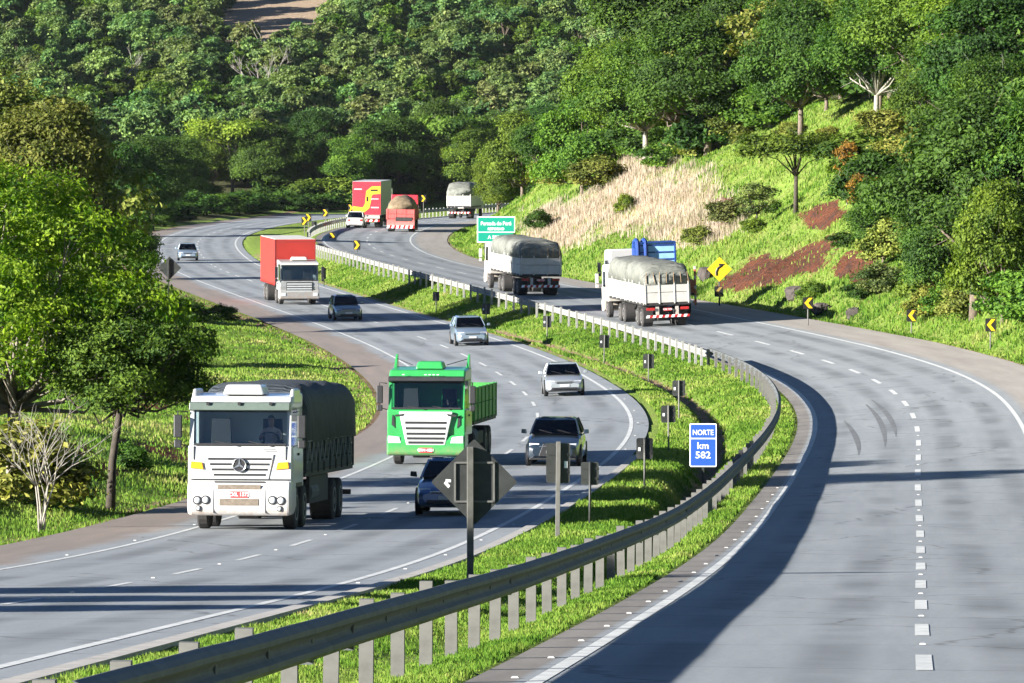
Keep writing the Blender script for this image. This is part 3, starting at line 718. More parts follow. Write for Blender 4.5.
def scatter(n, box, mind, fn):
    pts = []
    for _ in range(n*30):
        p = (random.uniform(*box[0]), random.uniform(*box[1]))
        if all(((p[0]-q[0])/mind[0])**2+((p[1]-q[1])/mind[1])**2 > 1 for q in pts):
            if fn(*p): pts.append(p)
        if len(pts) >= n: break
    return pts
kinds = [('broad', 'leaf_dark', 'bark', 'dark green broad tree'), ('broad2', 'leaf_mid', 'bark', 'mid green tree'), ('tall', 'leaf_mid', 'bark', 'tall mid green tree'), ('round', 'leaf_mid', 'bark', 'leafy rounded green tree'), ('tall', 'leaf_dark', 'bark', 'tall dark green tree'), ('broad', 'leaf_dark', 'bark', 'dark green broad tree'), ('broad2', 'leaf_light', 'bark', 'light green tree'),
         ('broad', 'leaf_mid', 'bark_pale', 'pale trunked green tree'), ('thin', 'leaf_olive', 'bark_pale', 'thin olive green tree')]
understory = []
def inwood(Y, u):
    x, y, z = [float(q) for q in RR.pt(Y, u)]; px = 512+F_PX*x/y
    if 735 < px < 868 and u < 22.5 and Y < 440: return False
    return 560 < px < 1090 and (px > 640 or Y < 520)
random.seed(23)
for (Y, u) in scatter(125, ((290, 640), (18.5, 66)), (17, 3.6), inwood):
    x, y, z = [float(q) for q in RR.pt(Y, u)]; k = random.choice(kinds)
    plant(k[0], G[k[0]], k[1], k[2], x, y, random.uniform(6.5, 10), k[3]+' among the trees of the right hillside wood', 'leafy_tree', None, random.uniform(.9, 1.2), 'trees of the right hillside wood')

random.seed(41)
for (Y, u) in scatter(45, ((300, 560), (22, 44)), (14, 3), inwood):
    x, y, z = [float(q) for q in RR.pt(Y, u)]
    understory.append((512+F_PX*x/y, y))
random.seed(5)
# left side trees further along
def ltree(key, lm, bm, px, Y, h, label, wide=1.0): return plant(key, G[key], lm, bm, (px-512)/F_PX*Y, Y, h, label, 'leafy_tree', None, wide)
ltree('tall', 'leaf_olive', 'bark_pale', 52, 330, 12.6, 'tall olive brown tree standing behind the large bright green tree', 1.0)
ltree('broad2', 'leaf_olive', 'bark', -8, 345, 13.0, 'tallest olive tree at the left edge of the picture', 1.0)
ltree('thin', 'leaf_olive', 'bark_pale', 92, 345, 9.5, 'thin olive tree right of the tall olive brown tree', 1.1)
ltree('broad', 'leaf_dark', 'bark_dark', 152, 640, 9.6, 'dark broad tree behind the left road where it bends', 1.0)
ltree('round', 'leaf_dark', 'bark_dark', 120, 600, 9.0, 'dark rounded tree at the bend behind the olive trees', 1.1)
ltree('broad2', 'leaf_dark', 'bark_dark', 183, 735, 9.0, 'dark tree left of the flat topped tree beyond the bend', 1.0)
ltree('round', 'leaf_mid', 'bark', 133, 420, 4.6, 'mid green low tree showing over the bright crown beside the far car', 1.0)
ltree('umbrella', 'leaf_light', 'bark_dark', 232, 772, 10.6, 'flat topped tree with a tall dark trunk standing beyond the bend', 1.0)
ltree('broad2', 'leaf_dark', 'bark_dark', 70, 480, 9, 'dark tree hidden behind the thin olive tree', 1.0)
ltree('round', 'leaf_mid', 'bark', 160, 290, 3.0, 'small dark leaved tree left of the black diamond sign back', 1.0)
# trees left of the frame that throw the long shadows over the left carriageway
for (x, y, h) in ((-17.0, 84.0, 4.9), (-20.5, 89.0, 5.8), (-16.0, 78.5, 4.4)):
    plant('broad', G['broad'], 'leaf_mid', 'bark', x, y, h, 'roadside tree outside the left edge whose shadow falls on the road', 'leafy_tree', None, .8, 'roadside trees left of the picture')
# row of trees beyond the far bend
row = [(262, 'round', 'leaf_mid', 7), (285, 'broad2', 'leaf_olive', 8), (308, 'broad', 'leaf_dark', 9), (332, 'round', 'leaf_olive', 8), (352, 'broad2', 'leaf_mid', 9), (374, 'tall', 'leaf_dark', 11), (396, 'broad', 'leaf_dark', 10.5), (418, 'broad2', 'leaf_dark', 9),
       (437, 'broad', 'leaf_dark', 11), (458, 'umbrella', 'leaf_mid', 11), (478, 'broad2', 'leaf_mid', 10), (500, 'broad', 'leaf_dark', 10), (525, 'round', 'leaf_mid', 9.5), (210, 'round', 'leaf_mid', 6), (246, 'round', 'leaf_dark', 4.5), (165, 'broad', 'leaf_dark', 8), (270, 'broad', 'leaf_dark', 10), (545, 'broad', 'leaf_dark', 11), (320, 'round', 'leaf_light', 5), (408, 'round', 'leaf_mid', 6)]
nmk = {'leaf_mid': 'mid green', 'leaf_dark': 'dark green', 'leaf_olive': 'olive', 'leaf_light': 'light green'}
for px, k, lm, h in row:
    ltree(k, lm, 'bark_pale' if px in (437, 458) else 'bark_dark', px+random.uniform(-4, 4), random.uniform(770, 800), h, nmk[lm]+' tree in the row beyond the far bend below the forested hill', 1.05)['group'] = 'trees in the row beyond the far bend'

# bushes
def bush(px, py, h, lm, label, wide=1.0, Y=None):
    if Y is None: X, Y, _ = hit(px, py)
    else: X = (px-512)/F_PX*Y
    k = ('low', lm, None)
    if k not in _leafcopy:
        cm, wm = G['low'].meshes('bush'); cm.materials.append(M[lm]); _leafcopy[k] = cm
    o = bpy.data.objects.new('bush', _leafcopy[k]); C.objects.link(o); o.location = (X, Y, gz(X, Y)-.1); s = h/2.4; o.scale = (s*wide, s*wide, s); o.rotation_euler = (0, 0, random.random()*6)
    return tag(o, label, 'bush')
bush(540, 231, 1.5, 'leaf_dark', 'small dark green bush in the dry grass right of the green sign')
bush(625, 213, 1.3, 'leaf_light', 'yellow green weed patch in the middle of the dry grass', .8)
bush(895, 262, 2.2, 'leaf_olive', 'olive bush left of the large dark tree above the red soil', 1.3)
bush(935, 300, 2.4, 'leaf_mid', 'green bush above the second chevron board from the right', 1.1)
bush(1000, 305, 2.0, 'leaf_olive', 'olive bush behind the rightmost chevron board', 1.0)
bush(880, 295, 1.6, 'leaf_grey', 'grey green bush on the slope left of the second chevron board', 1.2)
bush(735, 225, 1.6, 'leaf_grey', 'pale grey green bush at the right end of the dry grass', 1.5)
bush(700, 245, 1.2, 'leaf_olive', 'olive weed clump above the blue loaded truck', 1.3)
bush(22, 505, 2.0, 'leaf_olive', 'dry olive bush at the left edge beside the pale bare shrub', 1.3)
bush(130, 470, .8, 'leaf_dark', 'dark bush on the left bank under the leaning tree', 1.1)
bush(185, 322, 1.3, 'leaf_dark', 'dark bush below the diamond sign back on the left verge', 1.6)
bush(222, 322, 1.0, 'leaf_dark', 'low dark bush at the reddish shoulder of the left road', 1.3)
bush(812, 300, 1.0, 'leaf_mid', 'small bush above the chevron board at the shaded road edge', 1.2)
for px, Y, h_ in ((932, 305, 1.5), (950, 303, 1.5), (972, 298, 1.8), (1003, 292, 1.5), (1020, 290, 2.0), (1035, 283, 2.4)):
    bush(px, 0, h_, random.choice(['leaf_mid', 'leaf_dark', 'leaf_olive']), 'undergrowth bush at the foot of the large dark tree', 1.3, Y)['group'] = 'undergrowth at the foot of the large dark tree'
for px, Y in ((600, 455), (660, 440), (700, 430), (560, 492), (735, 425), (640, 462)):
    bush(px, 0, random.uniform(1.6, 2.6), random.choice(['leaf_mid', 'leaf_olive', 'leaf_dark']), 'undergrowth bush along the top edge of the dry grass slope', 1.4, Y)['group'] = 'bushes along the top of the dry grass'
for i in range(15):
    px = 246+i*7; bush(px, 0, random.uniform(1.3, 2.2), 'leaf_dark', 'added dark low bush standing for the shaded strip along the outside of the far bend', 1.8, random.uniform(752, 760)+ (8 if px > 300 else 0))['group'] = 'bushes added for the shaded strip along the far bend'  # dark bushes added in place of a strip that only lies in shade

for i in range(26):
    Y_ = random.uniform(630, 745); x_, y_, z_ = [float(q) for q in RL.pt(Y_, -random.uniform(8.5, 12))]
    bush(512+F_PX*x_/y_, 0, random.uniform(1.2, 2.6), random.choice(['leaf_dark', 'leaf_mid', 'leaf_dark']), 'dark bush crowding the outer edge of the left road at the far bend', 1.5, y_)['group'] = 'bushes at the outer edge of the far bend'
for i in range(34):
    bush(random.uniform(165, 570), 0, random.uniform(2, 4.2), random.choice(['leaf_dark', 'leaf_mid', 'leaf_dark', 'leaf_olive']), 'understory bush below the row of trees beyond the far bend', 1.5, random.uniform(768, 800))['group'] = 'understory beyond the far bend'
for (Y_, u__) in scatter(46, ((270, 520), (9.5, 24)), (5, 1.2), lambda Y, u: True):
    x_, y_, z_ = [float(q) for q in RR.pt(Y_, u__)]
    if blobs(np.array([x_]), np.array([y_]), DRY)[0] > .4 or blobs(np.array([x_]), np.array([y_]), RED)[0] > .3: continue
    px_ = 512+F_PX*x_/y_
    if px_ < 690 or px_ > 1040: continue
    bush(px_, 0, random.uniform(.5, 1.2), random.choice(['leaf_mid', 'leaf_olive', 'leaf_dark', 'leaf_light']), 'low leafy weed on the green slope of the right hillside', 1.5, y_)['group'] = 'weeds on the green slope'
for (Y_, u__) in scatter(40, ((290, 520), (16.5, 22)), (7, 1.5), lambda Y, u: True):
    x_, y_, z_ = [float(q) for q in RR.pt(Y_, u__)]; px_ = 512+F_PX*x_/y_
    if px_ < 700 or px_ > 1050 or 730 < px_ < 862: continue
    bush(px_, 0, random.uniform(1.6, 3.4), random.choice(['leaf_mid', 'leaf_dark', 'leaf_dark', 'leaf_olive', 'leaf_light']), 'undergrowth bush along the lower edge of the right hillside wood', 1.4, y_)['group'] = 'undergrowth of the right hillside wood'
for px_, y_ in understory:
    bush(px_, 0, random.uniform(2.2, 4), random.choice(['leaf_mid', 'leaf_dark', 'leaf_dark', 'leaf_olive']), 'understory bush between the trunks of the right hillside wood', 1.4, y_)['group'] = 'understory of the right hillside wood'
# boulders on the right slope
def boulder(px, py, r, label, seed):
    mb = MB(); rings = []
    for i in range(15):
        t = PI*i/14; ring = []
        for k in range(22):
            d = np.array([math.sin(t)*math.cos(2*PI*k/22), math.sin(t)*math.sin(2*PI*k/22), -math.cos(t)])
            nn_ = float(vnoise(np.array([d[0]*1.7+d[2]*1.1+seed*7.3+9]), np.array([d[1]*1.7-d[2]*1.3+seed*3.1+9]), 71)[0])+.5*float(vnoise(np.array([d[0]*4.2+d[2]*3+seed*5+20]), np.array([d[1]*4.2+d[2]*2+20]), 72)[0])
            q = d*(.62+.6*nn_); q = np.clip(q, -.95, .88); ring.append(tuple(q*np.array([1, 1, .8])))
        rings.append(ring)
    o = mb.loft(rings).build('boulder', M['rock'], bevel=0); X, Y, Z = hit(px, py); o.location = (X, Y, Z+r*.3); o.scale = (r, r, r*1.1); o.rotation_euler = (0, .2, seed)
    tag(o, label, 'boulder')
boulder(796, 298, .6, 'dark upright boulder left of the chevron board by the road', 1)
boulder(822, 313, .5, 'flat dark boulder right of the chevron board by the road', 2)
boulder(853, 316, .4, 'small dark boulder in the grass between two chevron boards', 3)
boulder(708, 278, .6, 'pale stone on the slope left of the yellow curve sign', 4)

# far hillside: single trees for the nearest, one mass for the rest
far_pts = []
Yc = 806.0
while Yc < 1120:
    dx = random.uniform(4.0, 5.4); X = -(.0854*Yc+16)
    while X < .0854*Yc+16:
        p = (X+random.uniform(-1.8, 1.8), Yc+random.uniform(-4, 4))
        clear = math.exp(-(((p[0]+39)/12)**2+((p[1]-1000)/78)**2))
        if clear < .5 and random.random() < .94: far_pts.append(p)
        X += dx
    Yc += 8.0
FG = [TreeGen(20, 8, 3.7, .08, 1, 13, 30, 11, .46, 1, .13, .16, zsq=1), TreeGen(21, 9, 3.4, .10, 1, 13, 30, 11, .46, 1, .13, .16, zsq=1), TreeGen(22, 8, 4.1, .08, 1, 15, 30, 11, .46, 1, .12, .16, zsq=1), TreeGen(23, 8, 4.2, .38, .96, 14, 24, 11, .42, .6, .13, .16), TreeGen(24, 10, 3.5, .10, 1, 15, 28, 11, .46, 1, .13, .18, zsq=1)]
FM = []
for i, g in enumerate(FG):
    V, Q, T = g.leaf; wv = np.array(g.wood.v); nb = len(V)
    wq = [f for f in g.wood.f if len(f) == 4]
    for lm in ('leaf_far', 'leaf_farpale', 'leaf_mid'):
        me = npmesh('forest_tree', np.concatenate([V, wv]), np.concatenate([Q, np.array(wq)+nb]), None, {'tint': np.concatenate([T, np.zeros(len(wv))])})
        me.materials.append(M[lm]); me.materials.append(M['bark_pale' if lm == 'leaf_farpale' else 'bark'])
        mi = np.zeros(len(me.polygons), np.int32); mi[len(Q):] = 1; me.polygons.foreach_set('material_index', mi); FM.append((me, lm, g.H))
vis = lambda p: abs(512+F_PX*p[0]/p[1]-512) < 540
near = sorted([p for p in far_pts if vis(p)], key=lambda p: p[1])[:175]; nearset = set(near)
lmname = {'leaf_far': 'green', 'leaf_farpale': 'pale grey green', 'leaf_mid': 'fresh green'}
for p in near:
    me, lm, H = FM[random.choice([0, 3, 6, 9, 12, 0, 3, 6, 12, 0, 3, 2, 8, 1])]
    o = bpy.data.objects.new('forest_tree', me); C.objects.link(o); h = random.uniform(4.2, 8.2)
    o.location = (p[0], p[1], gz(*p)-.2); s = h/H; o.scale = (s*random.uniform(.9, 1.2), s*random.uniform(.9, 1.2), s); o.rotation_euler = (0, 0, random.random()*6.28)
    tag(o, lmname[lm]+' tree of the closed forest low on the hillside behind the roads', 'tree', 'trees low on the forested hillside')
rest = [p for p in far_pts if p not in nearset]
srcs = bpy.data.collections.new('forest_sources')
for j, i in enumerate([0, 3, 6, 9, 12, 2, 8, 1, 3, 4, 0, 6]):
    o = bpy.data.objects.new('forest_source', FM[i][0]); srcs.objects.link(o)
pm = bpy.data.meshes.new('forest'); pm.from_pydata([(p[0], p[1], gz(*p)-.2) for p in rest], [], [])
fo = link('forest', pm, []); fo['kind'] = 'stuff'; fo['label'] = 'closed green forest covering the hillside behind the roads'; fo['category'] = 'forest'
gt = bpy.data.node_groups.new('forest', 'GeometryNodeTree')
gt.interface.new_socket('Geometry', in_out='INPUT', socket_type='NodeSocketGeometry'); gt.interface.new_socket('Geometry', in_out='OUTPUT', socket_type='NodeSocketGeometry')
gi = gt.nodes.new('NodeGroupInput'); go = gt.nodes.new('NodeGroupOutput'); ip = gt.nodes.new('GeometryNodeInstanceOnPoints')
ci = gt.nodes.new('GeometryNodeCollectionInfo'); ci.inputs['Collection'].default_value = srcs; ci.inputs['Separate Children'].default_value = True
ip.inputs['Pick Instance'].default_value = True
r1 = gt.nodes.new('FunctionNodeRandomValue'); r1.data_type = 'FLOAT'; r1.inputs[2].default_value = .5; r1.inputs[3].default_value = .98
r2 = gt.nodes.new('FunctionNodeRandomValue'); r2.data_type = 'FLOAT'; r2.inputs[2].default_value = 0; r2.inputs[3].default_value = 6.28; r2.inputs['Seed'].default_value = 4
cx = gt.nodes.new('ShaderNodeCombineXYZ'); er = gt.nodes.new('FunctionNodeEulerToRotation')
r3 = gt.nodes.new('FunctionNodeRandomValue'); r3.data_type = 'INT'; r3.inputs[4].default_value = 0; r3.inputs[5].default_value = 11; r3.inputs['Seed'].default_value = 9
L_ = gt.links.new
L_(gi.outputs[0], ip.inputs['Points']); L_(ci.outputs[0], ip.inputs['Instance']); L_(r1.outputs[1], ip.inputs['Scale']); L_(r2.outputs[1], cx.inputs[2]); L_(cx.outputs[0], er.inputs[0]); L_(er.outputs[0], ip.inputs['Rotation'])
L_(r3.outputs[2], ip.inputs['Instance Index']); L_(ip.outputs[0], go.inputs[0])
fo.modifiers.new('forest', 'NODES').node_group = gt
bare(258, 60, 8, 31, 'pale leafless tree on the forested hillside upper left', Y=905, r0=.25)
bare(262, 95, 8, 32, 'grey leafless tree with a wide fan of twigs on the hillside', Y=880, n0=3, up=.75, r0=.2)
bare(125, 90, 9, 33, 'leaning pale dead trunk on the forested hillside at the left', Y=870, r0=.2)

# ------------------------------------------------------------------ guardrails
def wbeam(road, U, Y0, Y1, z0, step, flip=1):
    prof = [(0, 0), (.045, .02), (.085, .055), (.085, .095), (.03, .135), (.02, .165), (.03, .195), (.085, .235), (.085, .275), (.045, .31), (0, .33), (-.012, .33), (.03, .30), (.07, .27), (.07, .24), (.012, .165), (.07, .09), (.07, .06), (.03, .03), (-.012, 0)]
    rings = []
    for y in np.arange(Y0, Y1+.01, step):
        ub = U(y) if callable(U) else U
        x_, y_, _ = [float(q) for q in road.pt(y, ub)]; zz = float(np.mean([gz(*[float(v_) for v_ in road.pt(y+dy_, ub)[:2]]) for dy_ in (-9, -6, -3, 0, 3, 6, 9)]))+z0; t = float(road.head(y)); q = math.sqrt(1+t*t)
        rings.append([(x_+flip*a/q, y_-flip*a*t/q, zz+b) for a, b in prof])
    return rings
def meshdata(mb, name, mat):
    o = mb.build(name, mat); d = o.data; bpy.data.objects.remove(o); return d
def guardrail(road, U, Y0, Y1, label, pitch=4.0, z0=.43, step=2.0, taper=False, first=0, hgt=.80, pm_='post_pale'):
    x_, y_, _ = [float(q) for q in road.pt(Y0, U)]
    root = thing('guardrail', (x_, y_, gz(x_, y_)), (0, 0, 0), label, 'guardrail'); off = np.array(root.location)
    def P(pts): return [tuple(np.array(p)-off) for p in pts]
    r = [P(k) for k in wbeam(road, U, Y0, Y1, z0, step)]
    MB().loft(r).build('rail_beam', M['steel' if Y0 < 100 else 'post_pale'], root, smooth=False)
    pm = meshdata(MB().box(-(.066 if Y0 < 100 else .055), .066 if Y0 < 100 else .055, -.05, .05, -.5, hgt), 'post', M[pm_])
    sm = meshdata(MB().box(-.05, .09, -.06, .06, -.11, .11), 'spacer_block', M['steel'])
    k = 0
    for y in np.arange(Y0+first, Y1, pitch):
        if k >= 100: break
        px_, py_, _ = [float(q) for q in road.pt(y, U-.16)]; g = gz(px_, py_); t = float(road.head(y))
        o = bpy.data.objects.new('post', pm); C.objects.link(o); o.parent = root; o.location = tuple(np.array((px_, py_, g))-off)
        o.rotation_euler = (random.gauss(0, .012), random.gauss(0, .012), -math.atan(t)); o.scale = (1, 1, 1+random.gauss(0, .02)); k += 1
        if Y0 < 100 and y < 190:
            c = bpy.data.objects.new('spacer_block', sm); C.objects.link(c); c.parent = o; c.location = (.1, 0, z0+.165)
    # splice joints and bolt heads are small raised plates on the beam
    return root
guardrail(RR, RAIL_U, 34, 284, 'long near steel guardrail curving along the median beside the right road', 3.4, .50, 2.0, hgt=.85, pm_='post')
guardrail(RR, RAIL_U-.35, 282, 478, 'pale far guardrail on posts between the median slope and the truck lanes', 2.6, .48, 2.0, hgt=.95)
guardrail(RR, RAIL_U+.2, 489, 560, 'short distant guardrail behind the yellow arrow boards at the median nose', 2.4, .45, 2.0, hgt=.9)
guardrail(RR, RAIL_U, 600, 700, 'far white guardrail on the outside of the bend behind the dump truck', 2.6, .5, 3.0, hgt=.95)

# ------------------------------------------------------------------ signs
def frame_for(px, py, Y=None):
    if Y is None: return hit(px, py)
    X = (px-512)/F_PX*Y; return X, Y, gz(X, Y)
def rounded(w, h, r, n=4):
    P = []
    for cx_, cz_, a0 in ((w/2-r, h/2-r, 0), (-w/2+r, h/2-r, PI/2), (-w/2+r, -h/2+r, PI), (w/2-r, -h/2+r, 3*PI/2)):
        for k in range(n+1): a = a0+PI/2*k/n; P.append((cx_+r*math.cos(a), cz_+r*math.sin(a)))
    return P
def marker(px, py, top, w, h, label, wood=False, pale=True, yaw=0.0, sticker=-1, Y=None):
    """back of an alignment marker: board hung on a thin post"""
    X, Y, Z = frame_for(px, py, Y); s = F_PX/Y
    root = thing('marker_board', (X, Y, Z), (0, random.gauss(0, .012), yaw), label, 'marker board')
    zt = (py-top)/s; W = w/s; H = h/s
    if wood: MB().box(-.05, .05, -.04, .04, -.5, zt+.04).build('post', M['post'], root, bevel=.006)
    else: MB().tube([(0, 0, -.5), (0, 0, zt+.01)], .03, 8).build('post', M['post' if pale else 'signback'], root, smooth=True)
    b = MB(); P = [(p[0], p[1]+zt-H/2) for p in rounded(W, H, .05)]; b.prism(P, 1, .045, .06, 0)
    for k in (-.22, .22): b.box(-W*.42, W*.42, .03, .045, zt-H/2+k*H-.02, zt-H/2+k*H+.02, 1)
    b.build('board', [M['signback'], M['signback']], root)
    if sticker: MB().box(sticker*W*.32-.035, sticker*W*.32+.035, .03, .043, zt-H*.62, zt-H*.45).build('sticker', M['sign_white'], root)
    return root
MK = [(557.5, 538, 443, 24, 40, 'tall rectangular black sign back on a weathered wooden post beside the big diamond', True, True, 1),
      (589.7, 525, 462, 18, 23, 'black marker back low right of the tall rectangular sign back', False, False, 0),
      (644.5, 488, 438, 16.5, 21, 'black marker back on a pale post at the shaded edge left of the kilometre sign', False, True, -1),
      (668.6, 453, 405.5, 14.5, 17, 'black marker back on a pale post just above and left of the kilometre sign', False, True, -1),
      (679, 422, 380.5, 13, 15.5, 'black marker back on a long pale post beyond the dirt ditch', False, True, -1),
      (648.5, 384, 354.5, 11, 14.5, 'black marker back in the grass between the ditch and the far guardrail', False, True, -1),
      (604, 364, 335, 10, 13, 'black marker back above the pale silver sedan', False, True, -1),
      (547, 341, 316, 8.5, 11.5, 'small black marker back above the silver sedan roofline to the left', False, True, -1),
      (486, 325, 303.5, 8.2, 11, 'small black marker back right above the silver hatchback', False, True, -1),
      (436, 315.5, 292, 6.5, 9, 'narrow dark marker back in the shadow on the median slope', False, True, 0),
      (324, 287, 268, 4, 11, 'dark small marker back right of the red truck', False, False, 0)]
for a in MK: marker(a[0], a[1], a[2], a[3], a[4], a[5], a[6], a[7], random.gauss(0, .05), a[8])

def diamond_back(px, py, cy, diag, label, frame=True):
    X, Y, Z = hit(px, py); s = F_PX/Y; zc = (py-cy)/s; d = diag/s/2*1.06
    root = thing('diamond_sign', (X, Y, Z), (0, 0, .04), label, 'road sign')
    MB().box(-.055, .055, -.06, .06, -.6, zc+d*.82).build('post', M['signpost' if frame else 'signback'], root, bevel=.01)
    r = .07; P = []
    for k, (ax_, az_) in enumerate(((d, 0), (0, d), (-d, 0), (0, -d))):
        tx, tz = -az_, ax_
        L = d; e = .045
        P += [(ax_*(1-e)-tx*e, az_*(1-e)-tz*e), (ax_*(1-e*.4), az_*(1-e*.4)), (ax_*(1-e)+tx*e, az_*(1-e)+tz*e)]
    MB().prism([(p[0]+.07, p[1]+zc) for p in P], 1, .075, .09).build('diamond_panel', M['signback'], root)
    if frame:
        fb = MB(); a = d*.47
        for (x0, x1, z0, z1) in ((-a, a, a-.03, a), (-a, a, -a, -a+.03), (-a, -a+.03, -a, a), (a-.03, a, -a, a)): fb.box(x0+.07, x1+.07, .045, .074, zc+z0, zc+z1)
        fb.build('back_frame', simple('dull back frame', (.13, .13, .12), .7, .2), root)
        st = MB(); st.panel([(-d*.70+.07, .07, zc-.02), (-d*.60+.07, .07, zc-.10), (-d*.56+.07, .07, zc-.06), (-d*.66+.07, .07, zc+.02)], .004); st.panel([(-d*.66+.07, .068, zc+.0), (-d*.54+.07, .068, zc-.0), (-d*.54+.07, .068, zc+.04), (-d*.66+.07, .068, zc+.05)], .004)
        st.build('sticker', M['sign_white'], root)
diamond_back(470.3, 585, 482, 82, 'big black diamond sign back with a square frame on a post in the median')
diamond_back(168.5, 298, 268, 22, 'small dark diamond sign back on a post at the left verge by the far road', False)

# kilometre sign
X, Y, Z = hit(703, 487); s = F_PX/Y
root = thing('kilometre_sign', (X, Y, Z), (0, 0, -.03), 'blue kilometre sign reading NORTE km 582 beside the guardrail', 'road sign')
w, h, zc = 27/s, 43.5/s, (487-445.5)/s
MB().box(-.04, .04, .02, .1, -.6, zc+h*.45).build('post', M['signback'], root)
MB().prism([(p[0], p[1]+zc) for p in rounded(w, h, .04)], 1, 0, .02).build('sign_panel', M['sign_white'], root)
fb = MB(); b = .035; zd = zc+h*.5-h*.345
fb.prism([(p[0], p[1]+(zd+zc+h/2-b)/2+.01) for p in rounded(w-2*b, zc+h/2-b-zd-.02, .03)], 1, -.006, .002)
fb.prism([(p[0], p[1]+(zd+zc-h/2+b)/2-.01) for p in rounded(w-2*b, zd-zc+h/2-b-.02, .03)], 1, -.006, .002); fb.build('sign_face', M['sign_blue'], root)
R90 = (PI/2, 0, 0)
text('NORTE', .235, M['sign_white'], root, (0, -.01, zd+.185), R90, bold=.003, sx=.87)
text('km', .30, M['sign_white'], root, (0, -.01, zd-.24), R90, bold=.003, sx=1.05)
text('582', .30, M['sign_white'], root, (0, -.01, zd-.54), R90, bold=.003, sx=1.12)

# green direction sign
X, Y, Z = hit(496, 246); s = F_PX/Y
root = thing('direction_sign', (X, Y, Z), (0, 0, .02), 'green direction sign with white border and lettering at the foot of the dry slope', 'road sign')
w, h, zc = 38/s, 26/s, (246-229.7)/s
for sx_ in (-1, 1): MB().box(sx_*w*.3-.05, sx_*w*.3+.05, .03, .13, -1.2, zc+h*.4).build('post', M['post'], root)
MB().box(-w/2, w/2, 0, .03, zc-h/2, zc+h/2).build('sign_panel', M['sign_white'], root)
b = .08; zd = zc+h/2-h*.60
MB().box(-w/2+b, w/2-b, -.01, .002, zd+.035, zc+h/2-b).box(-w/2+b, w/2-b, -.01, .002, zc-h/2+b, zd-.035).build('sign_face', M['sign_green'], root)
text('Pernada do Perú', .40, M['sign_white'], root, (0, -.015, zc+h*.23), R90, bold=.012, sx=.88)
text('RETORNO', .27, M['sign_white'], root, (0, -.015, zc+h*.02), R90, bold=.012)
text('A 500 m', .36, M['sign_white'], root, (0, -.015, zc-h*.30), R90, bold=.012)

def chevron_poly(w, h, d):   # points of a chevron pointing to -x (d=-1) or +x
    t = w*.36
    P = [(-w*.36, 0), (w*.08, h*.44), (w*.08+t, h*.44), (-w*.36+t, 0), (w*.08+t, -h*.44), (w*.08, -h*.44)]
    return [(-d*p[0], p[1]) for p in P]
def chevron(px, py, cy, label, d=-1, w=.5, h=.62, yaw=0.0, Y=None, ylw=True):
    X, Y, Z = frame_for(px, py, Y); s = F_PX/Y; zc = (py-cy)/s if cy else 1.2
    root = thing('chevron_sign', (X, Y, Z), (0, 0, yaw), label, 'chevron sign')
    MB().tube([(0, .03, -.6), (0, .03, zc+h*.4)], .035, 8).build('post', M['post'], root, smooth=True)
    MB().prism([(p[0], p[1]+zc) for p in rounded(w, h, .04)], 1, -.02, 0).build('board', M['sign_black'], root)
    P = chevron_poly(w, h, d); m = MB(); q = [(p[0], p[1]+zc) for p in P]
    m.prism([q[0], q[1], q[2], q[3]], 1, -.028, -.018); m.prism([q[0], q[3], q[4], q[5]], 1, -.028, -.018)
    m.build('arrow', M['sign_yellow'], root); return root
chevron(808, 326, 303, 'yellow arrow chevron board in the grass next to the dark boulders', yaw=.1, w=.55)
chevron(911.5, 335, 316, 'middle yellow arrow chevron board below the bushes on the right verge', yaw=.05)
chevron(990.5, 350, 325, 'rightmost yellow arrow chevron board on a white post in tall grass', yaw=.05)
# yellow curve warning sign with a chevron under it
X, Y, Z = hit(719.5, 306); s = F_PX/Y
root = thing('curve_warning_sign', (X, Y, Z), (0, 0, .03), 'yellow diamond curve warning sign above a dim chevron board beside the loaded truck', 'road sign')
zc = (306-269.2)/s; d = 12.3/s
MB().tube([(0, .04, -.6), (0, .04, zc)], .045, 8).build('post', M['signback'], root, smooth=True)
MB().prism([(d, zc), (0, zc+d), (-d, zc), (0, zc-d)], 1, -.02, 0).build('diamond_panel', M['sign_yellow'], root, bevel=.01)
ar = MB(); ar.tube([(-.2, -.03, zc-.36), (-.2, -.03, zc-.12), (-.12, -.03, zc+.06), (.08, -.03, zc+.2)], .05, 6); ar.prism([(.02, zc+.07), (.3, zc+.31), (-.06, zc+.33)], 1, -.04, -.022); ar.build('arrow', M['sign_black'], root)
z2 = (306-291.5)/s
MB().prism([(p[0]-.04, p[1]+z2) for p in rounded(.5, .6, .04)], 1, -.02, 0).build('chevron_panel', M['sign_black'], root)
q = [(p[0]-.04, p[1]+z2) for p in chevron_poly(.5, .6, -1)]
MB().prism([q[0], q[1], q[2], q[3]], 1, -.026, -.018).prism([q[0], q[3], q[4], q[5]], 1, -.026, -.018).build('chevron_arrow', simple('dull yellow film', (.30, .20, .05), .6, 0, .15, 5), root)  # duller yellow than the other arrow boards
